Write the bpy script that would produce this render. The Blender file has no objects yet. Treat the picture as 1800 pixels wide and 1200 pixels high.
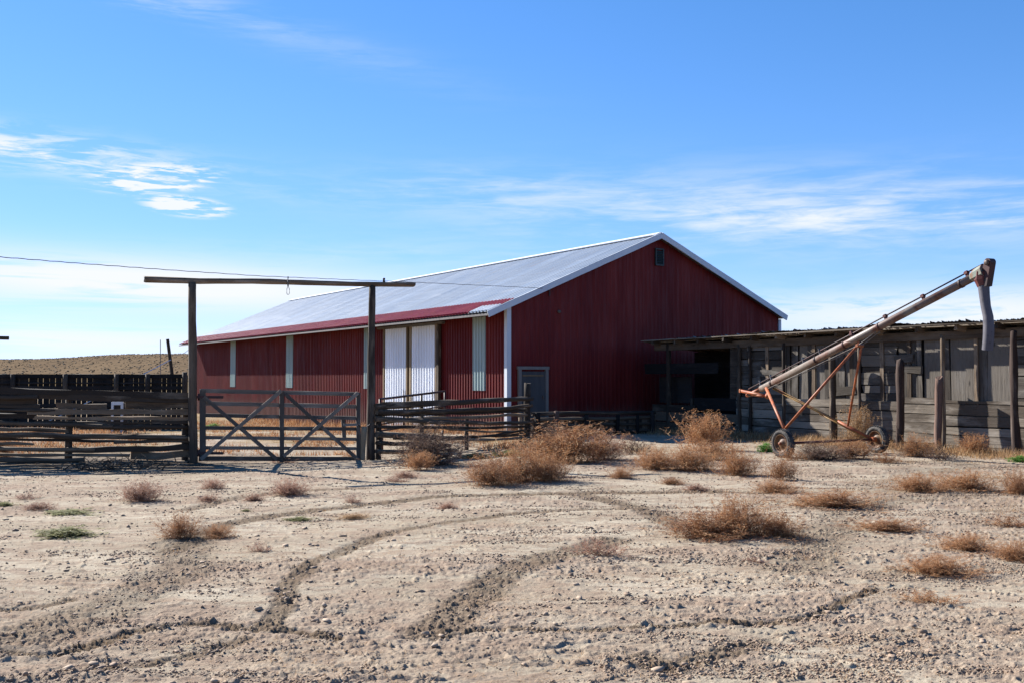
import bpy, math, random
import numpy as np
from mathutils import Vector, Matrix, noise

sc = bpy.context.scene
C = sc.collection
R = math.radians
FPX, HC = 1750.0, 1.6                      # focal length in photo pixels, eye height
PITCH = math.atan(65 / 1750)

# ------------------------------------------------------------------ camera
cam = bpy.data.cameras.new("camera"); camo = bpy.data.objects.new("camera", cam)
C.objects.link(camo); sc.camera = camo
cam.sensor_width = 36; cam.lens = 35.0
cam.clip_start = 0.1; cam.clip_end = 9000
camo.location = (0, 0, HC); camo.rotation_euler = (R(90) + PITCH, 0, 0)

# ------------------------------------------------------------------ light
SUN_AZ, SUN_EL = R(-51.5), R(31.5)         # azimuth from +Y towards +X
sdir = Vector((math.sin(SUN_AZ) * math.cos(SUN_EL), math.cos(SUN_AZ) * math.cos(SUN_EL), math.sin(SUN_EL)))
sl = bpy.data.lights.new("sun", "SUN"); slo = bpy.data.objects.new("sun", sl); C.objects.link(slo)
sl.energy = 5.0; sl.angle = R(0.53); sl.color = (1.0, 0.96, 0.90)
slo.rotation_euler = (-sdir).to_track_quat('-Z', 'Y').to_euler(); slo.location = (-20, 20, 30)

sc.view_settings.view_transform = 'Standard'; sc.view_settings.look = 'None'
sc.view_settings.exposure = 1.50; sc.view_settings.gamma = 1.0
sc.cycles.max_bounces = 6; sc.cycles.transparent_max_bounces = 6
try: sc.cycles.use_denoising = True
except Exception: pass

# ------------------------------------------------------------------ node helpers
class NT:
    def __init__(s, tree): s.t = tree; s.n = tree.nodes; s.l = tree.links
    def add(s, typ, **kw):
        n = s.n.new(typ)
        for k, v in kw.items(): setattr(n, k, v)
        return n
    def put(s, sock, v):
        if v is None: return
        if hasattr(v, 'is_output') or isinstance(v, bpy.types.NodeSocket): s.l.new(v, sock)
        else: sock.default_value = v
    def math(s, op, a, b=None, c=None, clamp=False):
        n = s.add('ShaderNodeMath', operation=op, use_clamp=clamp)
        s.put(n.inputs[0], a); s.put(n.inputs[1], b); s.put(n.inputs[2], c)
        return n.outputs[0]
    def noise(s, vec, scale, detail=4, rough=0.55, dist=0.0):
        n = s.add('ShaderNodeTexNoise'); s.put(n.inputs['Vector'], vec)
        n.inputs['Scale'].default_value = scale; n.inputs['Detail'].default_value = detail
        n.inputs['Roughness'].default_value = rough; n.inputs['Distortion'].default_value = dist
        return n.outputs['Fac']
    def ramp(s, fac, lo, hi, a=0.0, b=1.0):
        n = s.add('ShaderNodeMapRange', interpolation_type='SMOOTHSTEP'); s.put(n.inputs[0], fac)
        n.inputs[1].default_value = lo; n.inputs[2].default_value = hi
        n.inputs[3].default_value = a; n.inputs[4].default_value = b
        return n.outputs[0]
    def mix(s, fac, a, b, mode='MIX'):
        n = s.add('ShaderNodeMix', data_type='RGBA', blend_type=mode)
        s.put(n.inputs[0], fac)
        s.put(n.inputs[6], (*a, 1) if isinstance(a, tuple) and len(a) == 3 else a)
        s.put(n.inputs[7], (*b, 1) if isinstance(b, tuple) and len(b) == 3 else b)
        return n.outputs[2]
    def mapping(s, vec, scale=(1, 1, 1), loc=(0, 0, 0), rot=(0, 0, 0)):
        n = s.add('ShaderNodeMapping'); s.put(n.inputs[0], vec)
        n.inputs['Scale'].default_value = scale; n.inputs['Location'].default_value = loc
        n.inputs['Rotation'].default_value = rot
        return n.outputs[0]
    def bump(s, h, strength=0.5, dist=0.02, normal=None):
        n = s.add('ShaderNodeBump'); s.put(n.inputs['Height'], h)
        n.inputs['Strength'].default_value = strength; n.inputs['Distance'].default_value = dist
        if normal is not None: s.put(n.inputs['Normal'], normal)
        return n.outputs[0]

def newmat(name):
    m = bpy.data.materials.new(name); m.use_nodes = True
    t = NT(m.node_tree); t.b = m.node_tree.nodes['Principled BSDF']; t.m = m
    t.b.inputs['Roughness'].default_value = 0.85
    t.b.inputs['Specular IOR Level'].default_value = 0.3
    return t

# ------------------------------------------------------------------ sky
w = bpy.data.worlds.new("World"); sc.world = w; w.use_nodes = True
t = NT(w.node_tree); bg = w.node_tree.nodes['Background']
sky = t.add('ShaderNodeTexSky', sky_type='NISHITA'); sky.sun_disc = False
sky.sun_elevation = SUN_EL; sky.sun_rotation = SUN_AZ
sky.altitude = 1400; sky.air_density = 1.0; sky.dust_density = 0.05; sky.ozone_density = 2.0
geo = t.add('ShaderNodeTexCoord').outputs['Generated']
sep = t.add('ShaderNodeSeparateXYZ'); t.put(sep.inputs[0], geo)
X, Y, Z = sep.outputs
az = t.math('MULTIPLY', t.math('ARCTAN2', X, Y), 57.2958)
el = t.math('MULTIPLY', t.math('ARCSINE', t.math('MINIMUM', t.math('MAXIMUM', Z, -0.999), 0.999)), 57.2958)
comb = t.add('ShaderNodeCombineXYZ'); t.put(comb.inputs[0], az); t.put(comb.inputs[1], el)
P = comb.outputs[0]
def blob(a, e, ra, re, tilt=0.0):           # soft elliptical region of the sky, degrees
    da = t.math('SUBTRACT', az, a); de = t.math('SUBTRACT', t.math('SUBTRACT', el, e), t.math('MULTIPLY', da, tilt))
    q = t.math('ADD', t.math('POWER', t.math('ABSOLUTE', t.math('DIVIDE', da, ra)), 2.0), t.math('POWER', t.math('ABSOLUTE', t.math('DIVIDE', de, re)), 2.0))
    return t.math('POWER', 2.71828, t.math('MULTIPLY', q, -1.0))
wis = t.noise(t.mapping(P, (0.05, 0.42, 1), rot=(0, 0, R(5))), 1.6, 6, 0.6, 0.7)
wis2 = t.noise(t.mapping(P, (0.14, 1.0, 1), (5, 3, 0), rot=(0, 0, R(-7))), 1.7, 7, 0.65, 0.5)
streak = t.math('ADD', t.math('MULTIPLY', wis, 0.6), t.math('MULTIPLY', wis2, 0.4))
cir = t.ramp(streak, 0.38, 0.66)
dens = 0.0
def addl(mask, amt, tex):
    global dens
    dens = t.math('ADD', dens, t.math('MULTIPLY', t.math('MULTIPLY', mask, tex), amt))
addl(blob(15, 9.2, 17, 2.0, -0.035), 0.72, cir)        # broad veil behind the barn's ridge
addl(blob(24, 8.6, 12, 0.9, -0.02), 0.40, cir)
addl(blob(-2, 11.0, 6, 0.9, -0.03), 0.30, cir)
addl(blob(24, 3.4, 13, 1.3), 0.95, t.ramp(wis2, 0.28, 0.55))   # pale bank low behind the shed
soft = t.ramp(wis, 0.36, 0.58)
wis3 = t.noise(t.mapping(P, (0.045, 0.75, 1), (2.2, 7.1, 0), rot=(0, 0, R(2))), 1.5, 6, 0.58, 0.5)
addl(blob(-20, 5.1, 16, 1.35, -0.03), 1.15, t.ramp(wis3, 0.26, 0.46))       # white bank low on the left
addl(blob(-24, 2.0, 14, 0.75, -0.02), 0.85, t.ramp(wis3, 0.36, 0.52))
addl(blob(-26, 11.7, 7.5, 0.9, -0.05), 1.0, t.ramp(wis2, 0.42, 0.62))
addl(blob(-22, 20.3, 9, 0.8, -0.14), 0.55, cir)
addl(blob(-8, 17.5, 7, 1.0, -0.2), 0.10, cir)
addl(blob(-8, 7.0, 11, 0.7), 0.25, cir)
addl(blob(-9, 10.3, 7, 0.6, -0.02), 0.22, cir)
# ribbed bright cloudlets
rib = t.noise(t.mapping(P, (0.42, 3.4, 1), (1.3, 0.4, 0), rot=(0, 0, R(-11))), 0.95, 6, 0.6, 0.5)
ribm = t.ramp(rib, 0.44, 0.56)
cl = t.math('MAXIMUM', blob(-19.9, 10.75, 3.6, 0.85, 0.10), t.math('MULTIPLY', blob(-18.2, 9.35, 2.4, 0.6, -0.06), 1.0))
clm = t.math('MULTIPLY', t.ramp(cl, 0.22, 0.62), ribm)
dens = t.math('ADD', dens, t.math('MULTIPLY', clm, 0.95))
dens = t.math('MINIMUM', dens, 1.0)
hs = t.add('ShaderNodeHueSaturation'); hs.inputs['Saturation'].default_value = 1.22; hs.inputs['Value'].default_value = 1.12
t.put(hs.inputs['Color'], sky.outputs[0])
SKYS = 0.050
tint = t.mix(1.0, hs.outputs[0], (.94, .975, 1.13), 'MULTIPLY')
def vm(op, a, b):
    n_ = t.add('ShaderNodeVectorMath', operation=op); t.put(n_.inputs[0], a); t.put(n_.inputs[1], b); return n_.outputs[0]
tint = vm('DIVIDE', vm('MULTIPLY', tint, (1.12, 1.40, 1.40)), vm('ADD', vm('MULTIPLY', tint, (.100, .106, .042)), (1, 1, 1)))
col = t.mix(dens, tint, (6.7, 6.95, 7.3))
t.put(bg.inputs[0], col); bg.inputs[1].default_value = SKYS

# ------------------------------------------------------------------ positions
cp, sp = math.cos(PITCH), math.sin(PITCH)
def ray(u, v):
    a, b = (u - 900) / FPX, (600 - v) / FPX
    return Vector((a, cp - b * sp, sp + b * cp))
def at(u, v, Y):
    d = ray(u, v); d = d * (Y / d.y); return Vector((d.x, d.y, d.z + HC))
def gp(u, v):
    d = ray(u, v); k = -HC / d.z; return Vector((d.x * k, d.y * k, 0))
TH = R(33.3); ca, sa = math.cos(TH), math.sin(TH)
AX, GX = Vector((-sa, ca, 0)), Vector((ca, sa, 0))
BO = Vector((-.08, 29.5, 0)); BW, BL = 11.6, 32.5
SO = Vector((10.88, 21.4, 0))
def wall_pt(O, A, u, v):                     # where a sight line meets the vertical plane through O along A
    k = (u - 900) / (FPX)
    d = ray(u, v); n = Vector((A.y, -A.x, 0)); s = O.dot(n) / Vector((d.x, d.y, 0)).dot(n)
    p = d * s; return (p - O).dot(A), p.z + HC

# ------------------------------------------------------------------ numpy noise
_rs = np.random.RandomState(7); _lat = _rs.rand(512, 512)
def vn(x, y):
    xi = np.floor(x).astype(int); yi = np.floor(y).astype(int); fx = x - xi; fy = y - yi
    fx = fx * fx * (3 - 2 * fx); fy = fy * fy * (3 - 2 * fy)
    a = _lat[xi % 512, yi % 512]; b = _lat[(xi + 1) % 512, yi % 512]; c = _lat[xi % 512, (yi + 1) % 512]; d = _lat[(xi + 1) % 512, (yi + 1) % 512]
    return (a * (1 - fx) + b * fx) * (1 - fy) + (c * (1 - fx) + d * fx) * fy
def fbm(x, y, o=4, g=0.5):
    s = 0; a = 1; n = 0
    for i in range(o):
        s = s + a * vn(x * 2 ** i + 17.3 * i, y * 2 ** i + 9.1 * i); n += a; a *= g
    return s / n
def ss(a, b, x):
    q = np.clip((x - a) / (b - a), 0, 1); return q * q * (3 - 2 * q)

# tyre tracks and crust ridges as ground polylines (width in m)
TR = [
 (([(300,968),(345,945),(400,920),(480,905),(560,893),(640,886),(750,875),(900,868),(1050,863),(1200,862),(1330,866)]), .18, 1.0),
 (([(470,1105),(500,1060),(520,1020),(560,985),(620,960),(700,935),(800,915),(900,902),(1000,896),(1110,893)]), .11, .9),
 (([(770,1112),(805,1070),(850,1035),(905,1000),(970,978),(1080,950)]), .22, .8),
 (([(1020,868),(1080,880),(1140,897),(1200,925)]), .24, .9),
 (([(0,1150),(90,1152),(160,1135),(230,1110),(300,1098),(380,1096),(480,1108),(600,1120)]), .07, 1.2),
 (([(790,1110),(860,1112),(980,1112),(1150,1105),(1250,1095),(1330,1100),(1420,1085),(1480,1062),(1540,1035)]), .06, 1.0),
 (([(0,1075),(60,1070),(110,1058)]), .06, .9),
 (([(150,1180),(230,1168),(330,1150),(420,1125)]), .09, .8),
 (([(320,948),(330,1000),(250,1040),(170,1080),(60,1120)]), .34, .55),
 (([(1400,1000),(1440,950),(1480,905),(1560,880),(1700,872)]), .34, .5),
 (([(1130,1160),(1180,1175),(1260,1150),(1330,1130)]), .12, .8),
 (([(330,892),(420,872),(520,862),(640,857)]), .14, .8),
 (([(1560,1010),(1640,1000),(1750,995),(1830,985)]), .3, .35),
]
def seg_dist(px, py, pts):
    best = np.full(px.shape, 1e9)
    for (x0, y0), (x1, y1) in zip(pts, pts[1:]):
        dx, dy = x1 - x0, y1 - y0; L2 = dx * dx + dy * dy
        q = np.clip(((px - x0) * dx + (py - y0) * dy) / L2, 0, 1)
        best = np.minimum(best, np.hypot(px - x0 - q * dx, py - y0 - q * dy))
    return best
TRG = []
for pts, wd, amt in TR:
    g = [(gp(u, v).x, gp(u, v).y) for u, v in pts]
    TRG.append((g, wd, amt))
def tracks(x, y):
    m = np.zeros_like(x)
    wx = (fbm(x * 2.2, y * 2.2, 3) - .5) * .16
    for g, wd, amt in TRG:
        d = seg_dist(x + wx, y + wx, g)
        m = np.maximum(m, amt * (1 - ss(wd * .5, wd * 1.15, d)))
    return m
def rough_mask(x, y):
    r = ss(.49, .62, fbm(x * .5 + 3, y * 1.3 + 8, 5, .62))
    r = np.maximum(r, ss(0.5, 4, x - .45 * (y - 8)) * .75 * ss(.38, .58, fbm(x * .8, y * 1.1, 3)))
    near = 1 - ss(5.5, 9.5, y)
    r = np.maximum(r, near * .8 * ss(.40, .60, fbm(x * 1.1 + 30, y * 1.9 + 2, 4)))
    return np.clip(r, 0, 1)
def ground_h(x, y, micro=True):
    x = np.asarray(x, float); y = np.asarray(y, float)
    far = 1 - ss(30, 60, y)
    h = (fbm(x * .16 + 5, y * .16, 3) - .5) * .10 * far
    h = h + (fbm(x * .9 + 11, y * 1.2 + 3, 3) - .5) * .05 * far
    h = h - ss(27, 42, y) * .36
    # rougher manure and soil banked along the left fence
    h = h + ss(-4.6, -7.5, x) * np.exp(-((y - 18.6) / .8) ** 2) * .10
    if micro:
        tm = tracks(x, y); rm = rough_mask(x, y)
        tur = np.abs(fbm(x * 9, y * 14, 4, .6) - .5) * 2
        clod = ss(.50, .66, fbm(x * 11 + 40, y * 19 + 7, 4, .65))
        cl2 = ss(.52, .66, fbm(x * 30 + 4, y * 44 + 17, 2, .6))
        a = .12 + .55 * rm + .75 * tm
        h = h + a * (clod * .017 + cl2 * .010 + tur * .013) + .006 * fbm(x * 18, y * 24, 3) - tm * .016
        crust = np.abs(fbm(x * 1.1 + 70, y * 2.1 + 20, 4, .55) - .5)
        h = h + (1 - ss(.0, .012, crust)) * .018 * (1 - ss(9, 16, y))
    return h
def gh(x, y): return float(ground_h(np.array([x]), np.array([y]), False)[0])
def ghm(x, y): return float(ground_h(np.array([x]), np.array([y]), True)[0])

# ------------------------------------------------------------------ mesh building
def mesh_from_np(name, verts, faces, mat, smooth=False, attrs=None, parent=None):
    me = bpy.data.meshes.new(name); nv, nf = len(verts), len(faces)
    k = faces.shape[1]
    me.vertices.add(nv); me.vertices.foreach_set('co', verts.astype(np.float32).ravel())
    me.loops.add(nf * k); me.loops.foreach_set('vertex_index', faces.astype(np.int32).ravel())
    me.polygons.add(nf); me.polygons.foreach_set('loop_start', (np.arange(nf) * k).astype(np.int32))
    me.update(calc_edges=True)
    if smooth: me.polygons.foreach_set('use_smooth', np.ones(nf, bool))
    for an, (dom, dat) in (attrs or {}).items():
        at_ = me.attributes.new(an, 'FLOAT', dom); at_.data.foreach_set('value', dat.astype(np.float32))
    me.materials.append(mat)
    o = bpy.data.objects.new(name, me); C.objects.link(o)
    if parent: o.parent = parent
    return o

RND = random.Random(11)
class MB:
    def __init__(s): s.v = []; s.f = []; s.uv = []; s.tn = []; s.sm = []
    def face(s, idx, uvs, tone, smooth=False):
        s.f.append(idx); s.uv.append(uvs); s.tn.append(tone); s.sm.append(smooth)
    def quad(s, a, b, c, d, tone=.5):
        i = len(s.v); s.v += [Vector(a), Vector(b), Vector(c), Vector(d)]
        l1 = (s.v[i + 1] - s.v[i]).length; l2 = (s.v[i + 3] - s.v[i]).length; o = RND.random() * 40
        s.face((i, i + 1, i + 2, i + 3), ((o, o), (o + l1, o), (o + l1, o + l2), (o, o + l2)), tone)
    def sweep(s, pts, radii, nsides=4, up=Vector((0, 0, 1)), tone=None, flat=(1, 1), jit=0.0, smooth=False, phase=None, cap=True, rag=0.0):
        """tube or plank swept along pts; flat=(half width factor along side axis, along up axis)"""
        if tone is None: tone = RND.random()
        uo, vo = RND.random() * 50, RND.random() * 50
        if phase is None: phase = math.pi / nsides
        base = len(s.v); acc = 0; n = len(pts); seed = Vector((RND.random() * 99, RND.random() * 99, 0))
        accs = []
        for i, p in enumerate(pts):
            p = Vector(p)
            d = (Vector(pts[min(i + 1, n - 1)]) - Vector(pts[max(i - 1, 0)])).normalized()
            sd = d.cross(up)
            if sd.length < 1e-4: sd = d.cross(Vector((0, 1, 0)))
            sd.normalize(); u2 = sd.cross(d).normalized()
            if i: acc += (p - Vector(pts[i - 1])).length
            accs.append(acc); r = radii[i] if hasattr(radii, '__len__') else radii
            for k in range(nsides):
                a = phase + 2 * math.pi * k / nsides
                rr = r / (math.cos(math.pi / 4) if nsides == 4 else 1)
                q = p + sd * (math.cos(a) * rr * flat[0]) + u2 * (math.sin(a) * rr * flat[1])
                if jit: q += noise.noise_vector(seed + Vector((acc * 2.1, k * 1.7, 0))) * jit
                if rag and i in (0, n - 1): q += d * RND.uniform(-rag, rag)
                s.v.append(q)
        r0 = radii[0] if hasattr(radii, '__len__') else radii
        per = 2 * math.pi * max(r0, .01) / nsides * max(flat)
        for i in range(n - 1):
            for k in range(nsides):
                k2 = (k + 1) % nsides
                a, b = base + i * nsides + k, base + i * nsides + k2
                c, d_ = base + (i + 1) * nsides + k2, base + (i + 1) * nsides + k
                s.face((a, d_, c, b), ((uo + accs[i], vo + k * per), (uo + accs[i + 1], vo + k * per), (uo + accs[i + 1], vo + (k + 1) * per), (uo + accs[i], vo + (k + 1) * per)), tone, smooth)
        if cap:
            for i, rev in ((0, False), (n - 1, True)):
                ids = [base + i * nsides + k for k in range(nsides)]
                if rev: ids = ids[::-1]
                s.face(tuple(ids), tuple((uo + math.cos(j) * r0 * .2, vo + 3 + math.sin(j) * r0) for j in range(nsides)), tone * .8)
    def box(s, p0, p1, w, h, up=Vector((0, 0, 1)), seg=1, jit=0.0, tone=None, rag=0.0):
        """plank from p0 to p1: w = size across (side axis), h = size along up"""
        p0, p1 = Vector(p0), Vector(p1)
        pts = [p0.lerp(p1, i / seg) for i in range(seg + 1)]
        m = max(w, h) / 2
        s.sweep(pts, m, 4, up, tone, (w / 2 / m, h / 2 / m), jit, rag=rag)
    def cyl(s, p0, p1, r, n=16, r1=None, tone=.5):
        s.sweep([p0, p1], [r, r if r1 is None else r1], n, Vector((0.03, 0.02, 1)), tone, smooth=True)
    def lathe(s, origin, axis, prof, n=28, tone=.5):
        """prof: list of (distance along axis, radius)"""
        axis = Vector(axis).normalized(); u = axis.orthogonal().normalized(); v2 = axis.cross(u); base = len(s.v)
        for (a, r) in prof:
            for k in range(n):
                q = 2 * math.pi * k / n
                s.v.append(Vector(origin) + axis * a + (u * math.cos(q) + v2 * math.sin(q)) * r)
        for i in range(len(prof) - 1):
            for k in range(n):
                k2 = (k + 1) % n
                s.face((base + i * n + k, base + i * n + k2, base + (i + 1) * n + k2, base + (i + 1) * n + k), ((i * .1, k * .1), (i * .1, k * .1 + .1), (i * .1 + .1, k * .1 + .1), (i * .1 + .1, k * .1)), tone, True)
    def build(s, name, mat, parent=None, auto=False):
        me = bpy.data.meshes.new(name); me.from_pydata([tuple(v) for v in s.v], [], s.f)
        ul = me.uv_layers.new(name='UVMap'); flat = []
        for q in s.uv:
            for a in q: flat += [a[0], a[1]]
        ul.data.foreach_set('uv', flat)
        a = me.attributes.new('tone', 'FLOAT', 'FACE'); a.data.foreach_set('value', s.tn)
        me.polygons.foreach_set('use_smooth', s.sm)
        me.materials.append(mat); me.update()
        o = bpy.data.objects.new(name, me); C.objects.link(o)
        if parent: o.parent = parent
        return o
def tag(o, label=None, cat=None, group=None, kind=None):
    if label: o['label'] = label
    if cat: o['category'] = cat
    if group: o['group'] = group
    if kind: o['kind'] = kind
    return o
def empty(name, loc=(0, 0, 0), rz=0.0):
    o = bpy.data.objects.new(name, None); C.objects.link(o); o.location = loc; o.rotation_euler = (0, 0, rz); o.empty_display_size = .3
    return o

# ------------------------------------------------------------------ materials
def wood_mat(name, dark, light, silver=None, rough=.9, crack=.6, moss=None):
    t = newmat(name); uv = t.add('ShaderNodeUVMap').outputs[0]; uv = t.add('ShaderNodeTexCoord').outputs['UV']
    g1 = t.noise(t.mapping(uv, (1.2, 26, 1)), 1.0, 6, .6, .6)
    g2 = t.noise(t.mapping(uv, (3.0, 90, 1)), 1.0, 4, .6, .4)
    bl = t.noise(t.mapping(uv, (.9, 3, 1)), 1.0, 5, .6)
    tn = t.add('ShaderNodeAttribute', attribute_name='tone').outputs['Fac']
    f = t.math('ADD', t.math('MULTIPLY', g1, .75), t.math('MULTIPLY', t.math('SUBTRACT', tn, .5), .75))
    f = t.math('ADD', f, t.math('MULTIPLY', t.math('SUBTRACT', bl, .5), .9))
    c = t.mix(t.ramp(f, .18, .75), dark, light)
    if silver: c = t.mix(t.math('MULTIPLY', t.ramp(bl, .5, .72), .7), c, silver)
    cr = t.ramp(g2, .28, .40, 1, 0); c = t.mix(t.math('MULTIPLY', cr, crack), c, tuple(x * .25 for x in dark))
    kn = t.add('ShaderNodeTexVoronoi', feature='F1'); t.put(kn.inputs['Vector'], t.mapping(uv, (1.3, 5, 1))); kn.inputs['Scale'].default_value = 1.0
    c = t.mix(t.ramp(kn.outputs['Distance'], .03, .13, .75, 0), c, tuple(x * .3 for x in dark))
    if moss: c = t.mix(t.math('MULTIPLY', t.ramp(t.noise(uv, 1.5, 4), .52, .66), .6), c, moss)
    t.put(t.b.inputs['Base Color'], c); t.b.inputs['Roughness'].default_value = rough
    h = t.math('SUBTRACT', g1, t.math('MULTIPLY', cr, .6)); t.put(t.b.inputs['Normal'], t.bump(h, .8, .012))
    return t.m
M = {}
M['log'] = wood_mat('weathered log', (0.0467, 0.0318, 0.0211), (0.1885, 0.1335, 0.0861), (0.2871, 0.2301, 0.172))
M['logd'] = wood_mat('dark weathered timber', (0.0281, 0.02, 0.0144), (0.1054, 0.0763, 0.0518), (0.1495, 0.1182, 0.0881))
M['barkred'] = wood_mat('reddish split post', (0.0325, 0.0186, 0.0139), (0.1276, 0.0766, 0.058), (0.1392, 0.1102, 0.0928))
M['plank'] = wood_mat('bleached grey plank', (0.0802, 0.0622, 0.0454), (0.2358, 0.1971, 0.1525), (0.2925, 0.2566, 0.2135), crack=.85)
M['plank_shaded'] = wood_mat('grey plank darkened for shade', (0.0442, 0.0353, 0.027), (0.1298, 0.1117, 0.0909), (0.161, 0.1454, 0.1272), crack=.85)  # darker copy of the plank wood, roof shade on the upper wall coloured in
M['gatewood'] = wood_mat('painted gate board', (0.0649, 0.0559, 0.047), (0.1838, 0.1576, 0.1296), (0.2704, 0.2414, 0.2011), crack=.4)
M['fence_dark'] = wood_mat('shade-dark board', (0.0067, 0.0059, 0.0055), (0.0218, 0.0176, 0.016), (0.0302, 0.026, 0.0244))  # near-black tone holds the shade of the back fence and open stall
M['tan'] = wood_mat('raw pine', (.15, .105, .06), (.28, .215, .14), None, crack=.3)

def paint_metal(name, base, chalk, rough=.45, metal=0.0, dirt=(.05, .022, .018), dirt_amt=.35, spec=.4, scale=1.0):
    t = newmat(name); co = t.add('ShaderNodeTexCoord').outputs['Object']
    n1 = t.noise(t.mapping(co, (1, 1, .25)), .9 * scale, 6, .6); n2 = t.noise(t.mapping(co, (6, 6, .5)), 1.3 * scale, 5, .6)
    c = t.mix(t.ramp(n1, .38, .68), base, chalk)
    sz = t.add('ShaderNodeSeparateXYZ'); t.put(sz.inputs[0], co)
    low = t.ramp(t.math('ADD', sz.outputs[2], t.math('MULTIPLY', n2, -.9)), -.35, .45, 1, 0)
    c = t.mix(t.math('MULTIPLY', low, .55), c, (.16, .115, .085))
    c = t.mix(t.math('MULTIPLY', t.ramp(n2, .54, .74), dirt_amt), c, dirt)
    if 'red steel' in name:                    # sheets fade a little differently, screw rows and lap streaks
        cell = t.math('FLOOR', t.math('DIVIDE', t.math('ADD', sz.outputs[0], sz.outputs[1]), .93))
        wn = t.add('ShaderNodeTexWhiteNoise', noise_dimensions='1D'); t.put(wn.inputs['W'], cell)
        c = t.mix(t.ramp(wn.outputs[0], 0, 1, 0, .22), c, (.085, .006, .007))
        fr = t.math('FRACT', t.math('DIVIDE', sz.outputs[2], 1.12)); sc_ = t.math('FRACT', t.math('DIVIDE', t.math('ADD', sz.outputs[0], sz.outputs[1]), .165))
        dot = t.math('MULTIPLY', t.math('LESS_THAN', t.math('ABSOLUTE', t.math('SUBTRACT', fr, .5)), .014), t.math('LESS_THAN', t.math('ABSOLUTE', t.math('SUBTRACT', sc_, .12)), .09))
        c = t.mix(t.math('MULTIPLY', dot, .45), c, (.05, .03, .03))
    t.put(t.b.inputs['Base Color'], c)
    t.put(t.b.inputs['Roughness'], t.ramp(n2, .3, .7, rough - .08, rough + .2)); t.b.inputs['Metallic'].default_value = metal
    t.b.inputs['Specular IOR Level'].default_value = spec
    t.put(t.b.inputs['Normal'], t.bump(n1, .25, .03))
    return t.m
M['red'] = paint_metal('barn red steel', (0.0999, 0.0049, 0.0046), (0.1479, 0.0144, 0.011), .55, spec=.2)
M['redtrim'] = paint_metal('crimson eave steel', (.23, .010, .022), (.28, .022, .034), .42)
M['white'] = paint_metal('white painted steel', (0.7452, 0.7776, 0.8262), (0.648, 0.6804, 0.729), .5, dirt=(0.486, 0.4536, 0.405), dirt_amt=.25)
M['whitetrim'] = paint_metal('white trim', (0.506, 0.539, 0.572), (0.462, 0.495, 0.539), .5, dirt=(0.33, 0.319, 0.308), dirt_amt=.2)
M['fiber'] = paint_metal('pale green fibreglass', (.25, .33, .32), (.30, .37, .35), .45, dirt=(.18, .21, .18), dirt_amt=.3)
M['greytrim'] = paint_metal('grey soffit board', (0.0975, 0.09, 0.0863), (0.1275, 0.12, 0.1125), .7)
M['door'] = paint_metal('weathered slate door', (0.0403, 0.0428, 0.0447), (0.069, 0.0673, 0.0671), .65, dirt=(0.023, 0.0204, 0.0172))
M['doorframe'] = paint_metal('grey door frame', (0.138, 0.1275, 0.1161), (0.184, 0.1683, 0.1462), .65)
M['vent'] = paint_metal('dark green vent', (.02, .036, .04), (.028, .045, .046), .5)

t = newmat('galvanised roof steel'); co = t.add('ShaderNodeTexCoord').outputs['Object']
n1 = t.noise(t.mapping(co, (.25, .9, .25)), 1.2, 6, .6, .3); n2 = t.noise(t.mapping(co, (.6, 7, .6)), 1.0, 5, .6)
n3 = t.noise(t.mapping(co, (2.2, .35, 2)), 1.0, 4, .6, 1.2)
c = t.mix(t.ramp(n1, .32, .68), (.15, .188, .245), (.20, .245, .31)); c = t.mix(t.math('MULTIPLY', t.ramp(n2, .42, .66), .4), c, (.14, .165, .205))
c = t.mix(t.math('MULTIPLY', t.ramp(n3, .58, .68), .5), c, (.29, .32, .365))
sz = t.add('ShaderNodeSeparateXYZ'); t.put(sz.inputs[0], co)
yy_ = t.math('ADD', t.math('DIVIDE', sz.outputs[1], .93), t.math('MULTIPLY', n1, .06)); wn = t.add('ShaderNodeTexWhiteNoise', noise_dimensions='1D'); t.put(wn.inputs['W'], t.math('FLOOR', yy_))
c = t.mix(t.ramp(wn.outputs[0], 0, 1, 0, .35), c, (.115, .14, .18))
c = t.mix(t.math('MULTIPLY', t.math('LESS_THAN', t.math('FRACT', yy_), .06), .45), c, (.08, .085, .10))
lapx = t.math('FRACT', t.math('DIVIDE', t.math('ADD', sz.outputs[0], t.math('MULTIPLY', wn.outputs[0], .12)), 2.95)); c = t.mix(t.math('MULTIPLY', t.math('LESS_THAN', lapx, .014), .5), c, (.09, .09, .10))
st_ = t.noise(t.mapping(co, (.35, 3.5, 1)), 1.0, 5, .65); c = t.mix(t.math('MULTIPLY', t.ramp(st_, .60, .74), .45), c, (.20, .13, .09))
t.put(t.b.inputs['Base Color'], c); t.b.inputs['Metallic'].default_value = .12; t.put(t.b.inputs['Roughness'], t.ramp(n2, .3, .7, .42, .62))
t.put(t.b.inputs['Normal'], t.bump(n3, .35, .06)); M['roof'] = t.m

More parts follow.
